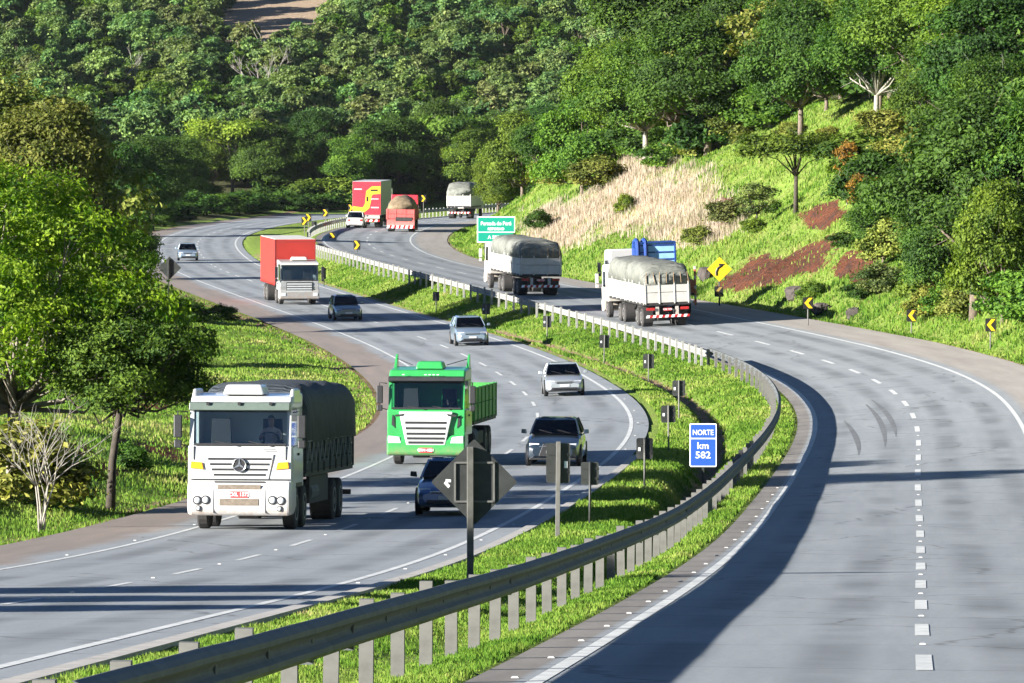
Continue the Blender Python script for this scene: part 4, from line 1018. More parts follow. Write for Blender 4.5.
# chevrons at the median nose, pointing right
CH = [(357, 256, 245, 'yellow arrow board standing at the far guardrail right of the red truck'), (332.4, 247, 236.8, 'yellow arrow board at the tip of the far guardrail'), (325.5, 223, 212.8, 'yellow arrow board above the distant guardrail middle'),
      (304.5, 232, 221, 'front one of the two overlapping yellow arrow boards at the median nose'), (308.5, 229, 217.6, 'rear one of the two overlapping yellow arrow boards at the median nose'), (350.8, 219, 208, 'yellow arrow board just left of the red trailer'), (423.5, 210, 198.5, 'yellow arrow board right of the dump truck load')]
for i, (px, py, cy, lb) in enumerate(CH):
    Yc_ = [455, 500, 575, 530, 545, 590, 610][i]; s = F_PX/Yc_
    X, Z = unproj(px, cy, Yc_); g = gz(X, Yc_)
    o = chevron(px, py, None, lb, 1, .52, .72, .0, Yc_)
    dz = Z-(g+1.2)
    for c in o.children:
        if not c.name.startswith('post'): c.location.z = dz
        else: c.scale.z = max(.3, (1.2+dz+.2)/1.4)
marker(314, 238, 224, 5.5, 8, 'dark arrow board back at the median nose behind the red truck', False, False, 0, 0, 520)
# road studs
sm = MB().box(-.06, .06, -.05, .05, 0, .022, 0, .02, .015).build('road_stud', simple('dirty stud', (.45, .45, .44), .7)); smd = sm.data; bpy.data.objects.remove(sm)
def studs(road, u, Y0, n, pitch, label, group):
    for i in range(n):
        y = Y0+i*pitch; x_, y_, z_ = [float(q) for q in road.pt(y, u, .006)]
        if not bool(inview(np.array([x_]), np.array([y_]), np.array([z_]), 0, 0)[0]): continue
        o = bpy.data.objects.new('road_stud', smd); C.objects.link(o); o.location = (x_, y_, z_); o.rotation_euler = (0, 0, -math.atan(float(road.head(y)))); s_ = .65; o.scale = (s_, s_, s_)
        tag(o, label, 'road stud', group)
studs(RR, 0, 61.2+5.7, 13, 11.4, 'small white road stud between the lane dashes of the right road', 'road studs of the right lane line')
studs(RR, -3.85, 56, 20, 5.7, 'small white road stud outside the median side edge line of the right road', 'road studs along the right road median edge')
studs(RL, 0, 144.6+5.7-11.4*7, 12, 11.4, 'small white road stud between the lane dashes of the left road', 'road studs of the left lane line')
studs(RL, -3.85, 100, 6, 11.4, 'small white road stud on the outer edge line of the left road', 'road studs along the left road outer edge')
studs(RL, 3.85, 90, 16, 11.4, 'small white road stud on the median edge line of the left road', 'road studs along the left road median edge')

# ------------------------------------------------------------------ vehicles (front bumper at y = 0, nose towards +Y, wheels on z = 0)
def set_on_road(o, road, X, Y, oncoming):
    t = float(road.head(Y)); dz = float(road.fz(Y+2)-road.fz(Y-2))/4; b = float(road.bank(Y)); u = float(road.u(np.array([X]), np.array([Y]))[0])
    z = float(road.fz(Y)+road.bank(Y)*u)+.004
    sg = -1 if oncoming else 1
    o.location = (X, Y, z); o.rotation_euler = (sg*math.atan(dz), -sg*math.atan(b), -math.atan(t)+(PI if oncoming else 0))
def rear_origin(o, L):
    """move a vehicle placed by its rear end forward by its length"""
    a = o.rotation_euler; o.location.x += -math.sin(a.z)*L; o.location.y += math.cos(a.z)*L; o.location.z += math.sin(a.x)*L

def wheel(root, x, y, r, w, dual=False, rim='rim', n=22):
    """tyre with a child rim; x is the outer face, its sign says the side"""
    sg = 1 if x > 0 else -1
    t = MB(); ww = w*(2.1 if dual else 1)
    t.lathe((x-sg*ww, y, r), [(r*.62, 0), (r*.93, sg*.01), (r, sg*.05), (r, sg*(ww-.05)), (r*.93, sg*(ww-.01)), (r*.62, sg*ww)], 0, n)
    o = t.build('wheel', M['rubber'], root, smooth=False)
    R = MB(); R.lathe((x, y, r), [(r*.60, -sg*.06), (r*.60, sg*.004), (r*.52, sg*.004), (r*.45, -sg*.05), (r*.26, -sg*(.06 if not dual else .12)), (r*.22, sg*.0), (r*.001, sg*.0)], 0, n)
    R.build('rim', M[rim], o); return o

def person(loc, rotz, label, shirt='shirt', hands=None, scale=1.0):
    """seated figure: one skinned body; head with face; hands reach for the wheel"""
    import bmesh
    V = []; E_ = []; R = []
    def v(p, r): V.append(p); R.append(r if isinstance(r, tuple) else (r, r)); return len(V)-1
    def e(a, b): E_.append((a, b))
    pel = v((0, 0, .10), (.17, .13)); wa = v((0, .0, .28), (.15, .11)); ch = v((0, -.02, .46), (.19, .12)); sh = v((0, -.02, .57), (.12, .08)); nk = v((0, .0, .66), .055); hb = v((0, .03, .74), (.072, .085)); hd = v((0, .03, .82), (.078, .098)); ht = v((0, .015, .90), (.06, .07))
    for a, b in ((pel, wa), (wa, ch), (ch, sh), (sh, nk), (nk, hb), (hb, hd), (hd, ht)): e(a, b)
    fingers = []
    for sx_ in (-1, 1):
        s = v((.19*sx_, -.02, .55), .062); el = v((.25*sx_, .16, .36), .048); wr = v((.15*sx_, .40, .44), .032); pm_ = v((.13*sx_, .47, .46), (.045, .022))
        e(sh, s); e(s, el); e(el, wr); e(wr, pm_)
        for k in range(4):
            f1 = v((.13*sx_+(k-1.5)*.022, .525, .475+.003*k), .011); f2 = v((.13*sx_+(k-1.5)*.022, .55, .445), .010); e(pm_, f1); e(f1, f2)
        t1 = v((.09*sx_, .49, .485), .012); e(pm_, t1)
        hp = v((.10*sx_, .06, .08), .095); kn = v((.14*sx_, .46, .12), .07); ft = v((.14*sx_, .52, -.30), .045); e(pel, hp); e(hp, kn); e(kn, ft)
    me = bpy.data.meshes.new('person'); me.from_pydata(V, E_, []); 
    o = link('person', me, [M[shirt], M['skin'], M['interior']])
    sk = o.modifiers.new('skin', 'SKIN'); 
    if not me.skin_vertices: 
        bm = bmesh.new(); bm.from_mesh(me); bm.verts.layers.skin.verify(); bm.to_mesh(me); bm.free()
    for i, q in enumerate(me.skin_vertices[0].data): q.radius = R[i]; q.use_root = (i == pel)
    su = o.modifiers.new('sub', 'SUBSURF'); su.levels = 1; su.render_levels = 2
    # clothing colour follows the body: skin above the neck and on forearms
    dg = bpy.context.evaluated_depsgraph_get(); ev = bpy.data.meshes.new_from_object(o.evaluated_get(dg)); 
    o.modifiers.clear(); o.data = ev
    while len(ev.materials) < 3: ev.materials.append(None)
    for i, m in enumerate((M[shirt], M['skin'], M['interior'])): ev.materials[i] = m
    mi = []
    for p in ev.polygons:
        c = p.center; mi.append(1 if (c.z > .64 or (c.y > .24 and c.z > .30)) else (2 if c.z < .2 else 0))
    ev.polygons.foreach_set('material_index', mi); ev.polygons.foreach_set('use_smooth', [True]*len(mi))
    f = MB(); 
    for sx_ in (-1, 1): f.lathe((sx_*.032, .118, .83), [(.001, .0), (.012, -.004), (.012, -.012), (.001, -.012)], 1, 8, 0)
    f.build('eyes', M['sign_black'], o)
    f = MB(); f.hexa([(-.015, .12, .775), (.015, .12, .775), (.012, .10, .775), (-.012, .10, .775), (-.006, .125, .83), (.006, .125, .83), (.006, .10, .83), (-.006, .10, .83)]); f.box(-.025, .025, .105, .116, .752, .760); f.build('nose_and_mouth', M['skin'], o, bevel=.004)
    h = MB(); rings = []
    for i in range(5):
        a = i/4*PI/2; rings.append([(.088*math.cos(a)*math.cos(2*PI*k/14), .006+.108*math.cos(a)*math.sin(2*PI*k/14), .845+.095*math.sin(a)+(.03 if math.sin(2*PI*k/14) > .3 and i == 0 else 0)-(0.03 if math.sin(2*PI*k/14) < -.3 and i == 0 else 0)) for k in range(14)])
    h.loft(rings).build('hair', M['sign_black'], o, smooth=True)
    o.location = loc; o.rotation_euler = (0, 0, rotz); o.scale = (scale,)*3
    return tag(o, label, 'person')

# --- trucks
def cab(root, p):
    col = M[p['col']]; W = p.get('w', 1.23); Lc = p.get('Lc', 2.1); zb, zt, zr = p['zb'], p['zt'], p['zr']; z0 = p.get('z0', .95); rk = p.get('rake', .16)
    b = MB(); b.prism([(-.03, z0), (0, z0+.25), (-.02, zb-.05), (-.06, zb), (-Lc, zb), (-Lc, z0)], 0, -W, W)
    body = b.build('cab_body', col, root, bevel=.11, seg=4)
    r = MB(); r.prism([(-rk, zt), (-rk-.03, zt+.10), (-rk-.22, zr-.02), (-Lc*.6, zr+.04), (-Lc, zr+.06), (-Lc, zt)], 0, -W+.02, W-.02); r.build('roof', col, root, bevel=.11, seg=4)
    for sx_ in (-1, 1):
        pl = MB(); a = sx_*(W-.03); c = sx_*(W-.13)
        pl.hexa([(a, -.05, zb-.02), (c, -.05, zb-.02), (c, -.17, zb-.02), (a, -.17, zb-.02), (a, -rk-.01, zt+.02), (c, -rk-.01, zt+.02), (c, -rk-.13, zt+.02), (a, -rk-.13, zt+.02)])
        pl.build('front_pillar', col, root); pl = MB(); pl.box(min(a, a-sx_*.05), max(a, a-sx_*.05), -Lc+.02, -1.25, zb-.02, zt+.02); pl.build('rear_pillar', col, root)
    pl = MB(); pl.box(-W+.03, W-.03, -Lc+.01, -Lc+.06, zb-.02, zt+.02); pl.build('rear_wall', col, root)
    MB().panel([(-W+.12, -.035, zb+.0), (W-.12, -.035, zb+.0), (W-.12, -rk+.02, zt+.01), (-W+.12, -rk+.02, zt+.01)], .012).build('windshield', M['glass'], root)
    sea = MB(); sea.box(-W+.14, W-.14, -.03, -.006, zb-.0, zb+.05).box(-W+.14, W-.14, -rk-.0, -rk+.03, zt-.05, zt+.0); sea.build('windshield_seal', M['black'], root)
    for sx_ in (-1, 1):
        x = sx_*(W-.035); P = [(x, -.18, zb), (x, -1.24, zb), (x, -1.24, zt), (x, -rk-.14, zt)]
        MB().panel(P if sx_ < 0 else P[::-1], .012).build('side_window', M['glass'], root)
        d = MB(); x1 = sx_*W; d.box(min(x1, x1+sx_*.012), max(x1, x1+sx_*.012), -1.28, -.2, z0+.12, zb-.04)
        dd = d.build('door', col, root, bevel=.005, seg=1); MB().box(min(x1, x1+sx_*.045), max(x1, x1+sx_*.045), -1.2, -1.0, zb-.25, zb-.19).build('handle', M['black'], dd)
        mb = MB(); xx = sx_*(W+.02); mb.tube([(xx, -.1, zt-.05), (xx+sx_*.22, .02, zt-.02), (xx+sx_*.24, .02, zb+.05), (xx, -.08, zb-.02)], .018, 6)
        mm = mb.build('mirror_arm', M['black'], root); h = MB(); xm = sx_*(W+.24); h.box(xm-.10, xm+.10, -.03, .06, zb+.18, zt-.12); h.box(xm-.09, xm+.09, -.03, .05, zb-.06, zb+.13)
        h.build('mirror', M[p.get('mircol', 'black')], mm, bevel=.025)
    it = MB(); it.box(-W+.1, W-.1, -.55, -.12, zb-.10, zb+.03).box(-W+.1, W-.1, -Lc+.1, -.1, zb-.5, zb-.02)
    for x in (-.62, .62): it.box(x-.26, x+.26, -1.35, -1.2, zb-.3, zb+.62, 0, .04).box(x-.26, x+.26, -1.3, -.8, zb-.12, zb+.02)
    it.build('interior', M['interior'], root)
    st = MB(); st.tube([(-.62+.23*math.cos(k*PI/8), -.60+.07*math.sin(k*PI/8), zb+.16+.15*math.sin(k*PI/8)) for k in range(17)], .016, 6); st.build('steering_wheel', M['black'], root)
    wp = MB()
    for x in (-.75, .05): wp.tube([(x, .0, zb-.01), (x+.55, -.02, zb+.10)], .014, 5)
    wp.build('wiper', M['black'], root)
    return body

def chassis(root, y0, y1, col='dark', z=.95):
    c = MB()
    for x in (-.42, .42): c.box(x-.05, x+.05, y0, y1, z-.28, z)
    y = y0+.6
    while y < y1-.4: c.box(-.42, .42, y-.05, y+.05, z-.22, z-.05); y += 1.3
    c.build('chassis', M[col], root)

def zebra(root, y, z, W, n=14, h=.14, name='striped_bumper'):
    b = MB(); st = 2*W/n
    for i in range(n): b.hexa([(-W+i*st, y-.03, z), (-W+(i+1)*st, y-.03, z), (-W+(i+1)*st, y+.03, z), (-W+i*st, y+.03, z), (-W+(i+.35)*st, y-.03, z+h), (-W+(i+1.35)*st if i < n-1 else W, y-.03, z+h), (-W+(i+1.35)*st if i < n-1 else W, y+.03, z+h), (-W+(i+.35)*st, y+.03, z+h)], i % 2)
    b.build(name, [M['sign_white'], M['redlens']], root)

def tarp(root, y0, y1, zs, zt, W, mat, over=.25, seed=0, name='tarpaulin', front=1.0, n=14, pw=.4, emin=.45):
    r = random.Random(seed); rings = []; K = 15
    for i in range(n+1):
        t = i/n; y = y0+(y1-y0)*t; e = min(1, min(t, 1-t)*n/1.2+emin)
        rib = .05*math.cos(t*n*PI*.5) ; ring = []
        for k in range(K):
            a = PI*k/(K-1); ca = math.cos(a); sa = math.sin(a)
            x = -W*1.02*np.sign(ca)*abs(ca)**.45; z = zs-over+(zt-zs+over)*abs(sa)**pw*(e if k not in (0, K-1) else 1)
            ring.append((x*(1+r.gauss(0, .008)), y, z+rib*sa+r.gauss(0, .018)*(k not in (0, K-1))))
        rings.append(ring)
    o = MB().loft(rings).build(name, mat, root, smooth=True); return o

def plate(root, x, y, z, txt, red=True, front=True):
    MB().box(x-.21, x+.21, min(y, y+.015), max(y, y+.015), z-.075, z+.075).build('number_plate', M['plate_red' if red else 'plate_grey'], root)
    text(txt, .12, M['sign_white' if red else 'sign_black'], root, (x, y+(.018 if front else -.004), z), (PI/2, 0, PI if front else 0), 'plate_lettering', .001, .002)

def boards(root, y0, y1, z0, z1, W, mat, n=3, name='side_board', rear=True, stakes=True):
    b = MB(); h = (z1-z0)/n
    for sx_ in (-1, 1):
        for i in range(n): b.box(min(sx_*W, sx_*(W-.05)), max(sx_*W, sx_*(W-.05)), y0, y1, z0+i*h+.012, z0+(i+1)*h-.012)
        if stakes:
            k = max(2, int((y1-y0)/1.1)+1)
            for j in range(k): y = y0+.05+(y1-y0-.1)*j/(k-1); b.box(min(sx_*(W-.01), sx_*(W+.035)), max(sx_*(W-.01), sx_*(W+.035)), y-.04, y+.04, z0-.05, z1+.02)
    b.build(name, mat, root, bevel=.008, seg=1)
    for nm, y in (('tailgate', y0), ('headboard', y1)):
        t = MB(); 
        for i in range(n): t.box(-W+.05, W-.05, y-.02, y+.02, z0+i*h+.012, z0+(i+1)*h-.012)
        for x in (-W+.08, -W*.33, W*.33, W-.08): t.box(x-.035, x+.035, y-.045, y+.045, z0-.05, z1+.01)
        t.build(nm, mat, root, bevel=.008, seg=1)
    MB().box(-W, W, y0, y1, z0-.13, z0).build('load_floor', M['dark'], root)

# 1. white truck with the dark tarpaulin
X, Y, Z = hit(239.5, 533.5)
tr = thing('truck', (0, 0, 0), (0, 0, 0), 'white truck under a dark tarpaulin, nearest oncoming truck, driver visible', 'truck', 'trucks on the highway')
set_on_road(tr, RL, X, Y, True)
tr.rotation_euler.z -= .027
tr0 = tr
P1 = dict(col='white_paint', zb=2.02, zt=2.86, zr=3.20, z0=1.02, w=1.24, Lc=2.2, rake=.14)
cab(tr, P1)
b = MB(); b.prism([(.0, .36), (.09, .42), (.10, .98), (.05, 1.10), (-.02, 1.24), (-.3, 1.24), (-.9, 1.05), (-.9, .5), (-.5, .36)], 0, -1.25, 1.25); b.build('bumper', M['white_paint'], tr, bevel=.11, seg=4)
b = MB(); b.box(-.52, .52, .088, .108, .98, 1.09).box(-.47, .47, .088, .108, .60, .76); b.build('air_intake', simple('brown grille mesh', (.16, .13, .10), .8, 0, .3, 10), tr, bevel=.02)
b = MB(); b.prism([(-.82, 1.82), (.82, 1.82), (.70, 1.22), (-.70, 1.22)], 1, -.01, .02); b.build('grille_panel', M['white_paint'], tr, bevel=.02)
b = MB()
for i in range(4): z = 1.33+.125*i; w = .62+.045*i; b.box(-w, w, .015, .03, z-.028, z+.022)
b.box(-.6, .6, .03, .05, 1.14, 1.175); b.build('grille', M['black'], tr)
b = MB(); n = 20; b.lathe((0, .03, 1.56), [(.165, 0), (.165, .03), (.001, .03), (.001, 0)], 1, 22); b.build('badge_disc', M['black'], tr)
b = MB(); b.tube([(.155*math.cos(2*PI*k/24), .065, 1.56+.155*math.sin(2*PI*k/24)) for k in range(25)], .016, 6)
for a in (90, 210, 330): ar_ = math.radians(a); c_, s_ = math.cos(ar_), math.sin(ar_); b.hexa([(-.03*s_, .055, 1.56+.03*c_), (.03*s_, .055, 1.56-.03*c_), (.03*s_, .075, 1.56-.03*c_), (-.03*s_, .075, 1.56+.03*c_), (.15*c_-.006*s_, .055, 1.56+.15*s_+.006*c_), (.15*c_+.006*s_, .055, 1.56+.15*s_-.006*c_), (.15*c_+.006*s_, .075, 1.56+.15*s_-.006*c_), (.15*c_-.006*s_, .075, 1.56+.15*s_+.006*c_)])
b.build('star_badge', M['chrome'], tr)
for sx_ in (-1, 1):
    b = MB(); b.prism([(sx_*1.18, 1.48), (sx_*.86, 1.45), (sx_*.90, 1.62), (sx_*1.16, 1.64)], 1, -.01, .035); b.build('indicator', M['amber'], tr, bevel=.01)
    for x, z, r_ in ((1.0, .72, .085), (.80, .73, .085), (.97, .53, .055)):
        h = MB(); h.lathe((sx_*x, .095, z), [(r_*1.25, 0), (r_*1.25, .018), (r_, .02), (r_, .0)], 1, 16); hh_ = h.build('headlight', M['black'], tr); g = MB(); g.lathe((sx_*x, .098, z), [(r_, 0), (r_*.8, .02), (.001, .03)], 1, 16); g.build('lens', M['lens'], hh_, smooth=True)
b = MB(); b.prism([(-.14, 2.83), (.13, 2.86), (.08, 3.03), (-.15, 3.06)], 0, -1.2, 1.2); b.build('sun_visor', simple('dull green grey visor', (.10, .13, .11), .35, 0, .1, 4), tr, bevel=.015)
b = MB()
for x in (-.75, 0, .75): b.box(x-.035, x+.035, .06, .14, 2.98, 3.05)
b.build('roof_lamp', M['black'], tr)
b = MB(); b.box(-.52, .48, -1.5, -.42, 3.22, 3.46, 0, .08, .1); b.build('roof_cooler', M['white_paint'], tr, bevel=.05)
for sx_ in (-1, 1): b = MB(); b.box(sx_*1.17-.07, sx_*1.17+.07, -2.0, -.35, 3.0, 3.36, 0, .03, .3); b.build('side_deflector', M['white_paint'], tr, bevel=.04)
b = MB(); b.box(-.86, -.56, -.021, -.012, 1.93, 1.945).box(-.90, -.62, -.021, -.012, 1.87, 1.885); b.build('model_lettering', M['black'], tr)
plate(tr, 0, .10, .86, 'CKL 1372')
chassis(tr, -11.6, -.9); 
boards(tr, -12.2, -2.45, 1.35, 2.15, 1.25, simple('dark stake sides', (.035, .04, .042), .8, 0, .3, 4), 3)
tarp(tr, -12.32, -2.35, 2.30, 3.46, 1.29, M['tarp_dark'], .25, 3, pw=.27, emin=.85)
rp = MB()
for sx_ in (-1, 1):
    pts = []
    for i in range(23): pts.append((sx_*1.30, -11.6+9.1*i/22, 2.08 if i % 2 else 1.55))
    rp.tube(pts, .014, 4)
    rp.tube([(sx_*1.30, -11.6, 2.08), (sx_*1.30, -2.5, 2.08)], .014, 4)
rp.build('lashing_rope', simple('pale rope', (.25, .26, .25), .9, 0, .2, 9), tr)
for sx_ in (-1, 1):
    wheel(tr, sx_*1.18, -1.42, .52, .30); wheel(tr, sx_*1.18, -2.95, .52, .30)
    for y in (-8.6, -9.9): wheel(tr, sx_*1.22, y, .52, .28, True)
    b = MB(); b.lathe((sx_*.95, -5.4, .82), [(.30, 0), (.30, 1.5)], 1, 16); b.build('fuel_tank', M['steel'], tr, bevel=.02)
    b = MB(); b.box(sx_*1.2-.05, sx_*1.2+.05, -1.95, -.85, 1.02, 1.12).box(sx_*1.2-.04, sx_*1.2+.04, -.95, -.9, .5, 1.05); b.build('step', M['black'], tr)
for sx_ in (-1, 1): b = MB(); b.box(sx_*1.16-.04, sx_*1.16+.04, -7.4, -3.7, .55, 1.2); b.build('underbody_dark_box', M['dark'], tr)  # dark boxes added to fill in the shade beneath the body
b = MB(); b.box(-1.2, 1.2, -12.25, -12.15, .55, .68); b.build('rear_bumper', M['dark'], tr)
bpy.context.view_layer.update()
q = tr.matrix_world @ __import__('mathutils').Vector((-.62, -1.02, 1.80))
person(tuple(q), tr.rotation_euler.z, 'driver in a pinkish shirt holding the steering wheel of the white truck', 'shirt')

b = MB(); b.box(-1.2, 1.2, -.03, .053, 1.215, 1.228); b.build('panel_gap', M['black'], tr0)
for sx_ in (-1, 1): b = MB(); b.box(sx_*1.10-.008, sx_*1.10+.008, -.03, .006, 1.68, 2.0); b.build('panel_gap', M['black'], tr0)
for sx_ in (-1, 1): b = MB(); b.box(sx_*.62-.006, sx_*.62+.006, .07, .105, .42, .98); b.build('panel_gap', simple('grey panel gap', (.2, .2, .2), .8), tr0)

# 2. green truck
X, Y, Z = hit(426, 468)
tr = thing('truck', (0, 0, 0), (0, 0, 0), 'bright green truck with a pale grille and an open green cargo body', 'truck', 'trucks on the highway')
set_on_road(tr, RL, X, Y, True)
tr.rotation_euler.z -= .03
cab(tr, dict(col='green_paint', zb=1.80, zt=2.66, zr=3.05, z0=.95, w=1.24, Lc=2.2, rake=.2))
b = MB(); b.prism([(.0, .32), (.08, .40), (.09, .78), (.03, .98), (-.3, 1.0), (-.9, 1.0), (-.9, .45), (-.5, .32)], 0, -1.25, 1.25); b.build('bumper', M['green_paint'], tr, bevel=.10, seg=4)
b = MB(); b.prism([(-.86, 1.72), (.86, 1.72), (.62, .66), (-.62, .66)], 1, .0, .105); b.build('grille_panel', simple('pale grey grille', (.62, .64, .62), .4, 0, .06, 5), tr, bevel=.03)
b = MB()
for i, (z, w) in enumerate(((1.38, .66), (1.20, .64), (1.03, .62), (.88, .60), (.75, .56))): b.box(-w, w, .10, .118, z-.045, z+.035)
b.prism([(-1.0, 1.62), (-.66, 1.66), (-.72, 1.58), (-.95, 1.56)], 1, .09, .112).prism([(1.0, 1.62), (.66, 1.66), (.72, 1.58), (.95, 1.56)], 1, .09, .112); b.build('grille', M['black'], tr)
for sx_ in (-1, 1):
    b = MB(); b.prism([(sx_*1.20, .72), (sx_*.78, .72), (sx_*.84, .92), (sx_*1.20, .96)], 1, .0, .10); b.build('headlight', M['lens'], tr, bevel=.02)
    b = MB(); b.prism([(sx_*1.10, 1.3), (sx_*.99, 1.2), (sx_*1.02, 1.55), (sx_*1.08, 1.62)], 1, .0, .02); b.build('side_vent', M['black'], tr)
    f = MB(); x = sx_*1.16
    f.hexa([(x-.05, -2.1, 3.0), (x+.05, -2.1, 3.0), (x+.05, -1.45, 3.0), (x-.05, -1.45, 3.0), (x-.03, -2.1, 3.5), (x+.03, -2.1, 3.5), (x+.03, -1.98, 3.5), (x-.03, -1.98, 3.5)]); f.build('side_fin', M['green_paint'], tr, bevel=.01)
    MB().tube([(sx_*1.14, -1.9, 3.36), (sx_*.55, -1.0, 3.18)], .012, 4).build('stay_wire', M['black'], tr)
b = MB(); b.prism([(-.18, 2.64), (.10, 2.70), (.06, 2.80), (-.2, 2.84)], 0, -1.2, 1.2); b.build('sun_visor', M['black'], tr)
b = MB()
for x in (-.35, -.22, -.09, .04, .75): b.box(x-.04, x+.04, -.185, -.165, 2.875, 2.905)
b.build('marker_lamp', M['lens'], tr)
b = MB(); b.box(-.5, .42, -1.5, -.6, 3.06, 3.30, 0, .08, .12); b.build('roof_cooler', M['green_paint'], tr, bevel=.05)
plate(tr, 0, .09, .5, 'GRN 4821')
chassis(tr, -9.8, -.9)
boards(tr, -9.8, -2.6, 1.35, 2.42, 1.25, M['green_body'], 2)
b = MB(); b.box(-1.18, 1.18, -9.72, -2.7, 2.2, 2.26); b.build('load_cover', simple('light green cover', (.20, .42, .10), .8, 0, .12, 2), tr)
for sx_ in (-1, 1):
    wheel(tr, sx_*1.18, -1.42, .52, .30)
    for y in (-6.9, -8.2): wheel(tr, sx_*1.22, y, .52, .28, True)
    b = MB(); b.box(sx_*1.15-.06, sx_*1.15+.06, -6.0, -2.8, .55, .95); b.build('underbody_dark_box', M['dark'], tr)
    b = MB(); b.lathe((sx_*.95, -4.2, .82), [(.30, 0), (.30, 1.2)], 1, 16); b.build('fuel_tank', M['steel'], tr)

# 3. red box truck
X, Y, Z = hit(299.5, 306)
tr = thing('truck', (0, 0, 0), (0, 0, 0), 'red box truck with a grey cab on the far part of the left road', 'truck', 'trucks on the highway')
set_on_road(tr, RL, X, Y, True)
cab(tr, dict(col='grey_cab', zb=1.52, zt=2.5, zr=2.72, z0=.9, w=1.22, Lc=2.0, rake=.14))
b = MB(); b.prism([(.0, .35), (.08, .40), (.08, .80), (-.02, .95), (-.9, .95), (-.9, .45), (-.5, .35)], 0, -1.24, 1.24); b.build('bumper', M['grey_cab'], tr, bevel=.04)
b = MB()
for i in range(4): z = .86+.15*i; b.box(-.78, .78, .0, .05, z-.05, z+.045)
b.build('grille', simple('pale metal grille bars', (.5, .52, .52), .4, .2, .1, 6), tr, bevel=.01)
b = MB(); b.box(-.82, .82, -.01, .02, .78, 1.42); b.build('grille_backing', M['black'], tr)
for sx_ in (-1, 1): b = MB(); b.box(min(sx_*1.15, sx_*.85), max(sx_*1.15, sx_*.85), .06, .10, .55, .76); b.build('headlight', M['lens'], tr, bevel=.02)
b = MB(); b.prism([(-.16, 2.48), (.12, 2.5), (.08, 2.62), (-.16, 2.64)], 0, -1.18, 1.18); b.build('sun_visor', M['white_dusty'], tr)
b = MB(); b.box(-.6, .5, -1.1, -.5, 2.76, 2.98, 0, .1, .1); b.build('roof_bundle', M['white_dusty'], tr, bevel=.06)
chassis(tr, -10.3, -.9)
b = MB(); b.box(-1.27, 1.27, -10.4, -2.25, 1.25, 4.02); bx_ = b.build('cargo_box', M['red_paint'], tr, bevel=.04)
b = MB(); b.box(-1.25, 1.25, -10.38, -2.28, 4.022, 4.05); b.build('box_roof', M['white_dusty'], tr)
b = MB(); b.box(-1.285, -1.24, -2.30, -2.235, 1.25, 4.03).box(1.24, 1.285, -2.30, -2.235, 1.25, 4.03).box(-1.285, 1.285, -2.30, -2.235, 3.86, 3.90); b.build('corner_trim', simple('dark red trim', (.25, .03, .03), .6, 0, .2, 5), tr)
b = MB()
for sx_ in (-1, 1):
    for i in range(27): y = -10.3+i*.3; b.prism([(y, 1.27), (y+.3, 1.27), (y+.15, 1.10)], 0, sx_*1.28-.008, sx_*1.28+.008)
b.build('canvas_fringe', M['red_paint'], tr)
for sx_ in (-1, 1):
    wheel(tr, sx_*1.16, -1.35, .52, .30); wheel(tr, sx_*1.16, -2.9, .52, .3)
    for y in (-7.4, -8.65): wheel(tr, sx_*1.22, y, .52, .28, True)

# trucks seen from behind
def tarped_double(px, py, label, seed, tall=0.0, mat='tarp_grey', L1=5.2, L2=5.6):
    X, Y, Z = hit(px, py); L = 2.3+.3+L1+.35+L2
    tr = thing('truck', (0, 0, 0), (0, 0, 0), label, 'truck', 'trucks on the highway'); set_on_road(tr, RR, X, Y, False); rear_origin(tr, L)
    cab(tr, dict(col='white_dusty', zb=1.7, zt=2.55, zr=2.85+tall, z0=.95, w=1.22, Lc=2.2, rake=.15, mircol='white_dusty'))
    b = MB(); b.prism([(.0, .35), (.08, .40), (.08, .85), (-.02, 1.0), (-.9, 1.0), (-.9, .45), (-.5, .35)], 0, -1.24, 1.24); b.build('bumper', M['white_dusty'], tr, bevel=.04)
    ya = -2.6; yb = ya-L1; yc = yb-.35; yd = -L
    chassis(tr, yd+.1, -.9)
    for y0, y1, sd in ((yb, ya, 1), (yd, yc, 2)):
        boards(tr, y0, y1, 1.3, 2.42, 1.25, M['white_dusty'], 2)
        tarp(tr, y0-.04, y1+.04, 2.5, 3.32+tall, 1.26, M[mat], .22, seed+sd, n=9)
    for sx_ in (-1, 1):
        wheel(tr, sx_*1.18, -1.4, .5, .30)
        for y in (-5.6, -6.85, yd+2.6, yd+1.35): wheel(tr, sx_*1.2, y, .5, .28, True)
        MB().box(min(sx_*1.15, sx_*.7), max(sx_*1.15, sx_*.7), yd-.05, yd-.02, .92, 1.06).build('tail_lamp', M['redlens'], tr)
        MB().box(min(sx_*.62, sx_*.45), max(sx_*.62, sx_*.45), yd+.02, yd+.08, .55, 1.1).build('mud_flap', M['white_dusty'], tr)
        MB().box(min(sx_*1.2, sx_*.72), max(sx_*1.2, sx_*.72), yd+.5, yd+.53, .45, .95).build('mudguard', M['dark'], tr)
    zebra(tr, yd-.06, .52, 1.18); plate(tr, 0, yd-.05, .95, 'GZB 7350', True, False)
    rp = MB()
    for k in range(7): x = -1.1+k*.37; rp.tube([(x, yd-.06, 2.95), (x+random.uniform(-.1, .1), yd-.07, 2.36)], .016, 4)
    rp.build('lashing_rope', simple('brown rope', (.25, .17, .10), .9, 0, .2, 9), tr)
    return tr
tarped_double(668, 327.5, 'white double bodied truck under a grey tarpaulin driving away, nearest on the right road', 20, .1)
tarped_double(540.5, 296.6, 'white truck with a dark and grey tarpaulin driving away in front of the green sign', 40, .0)

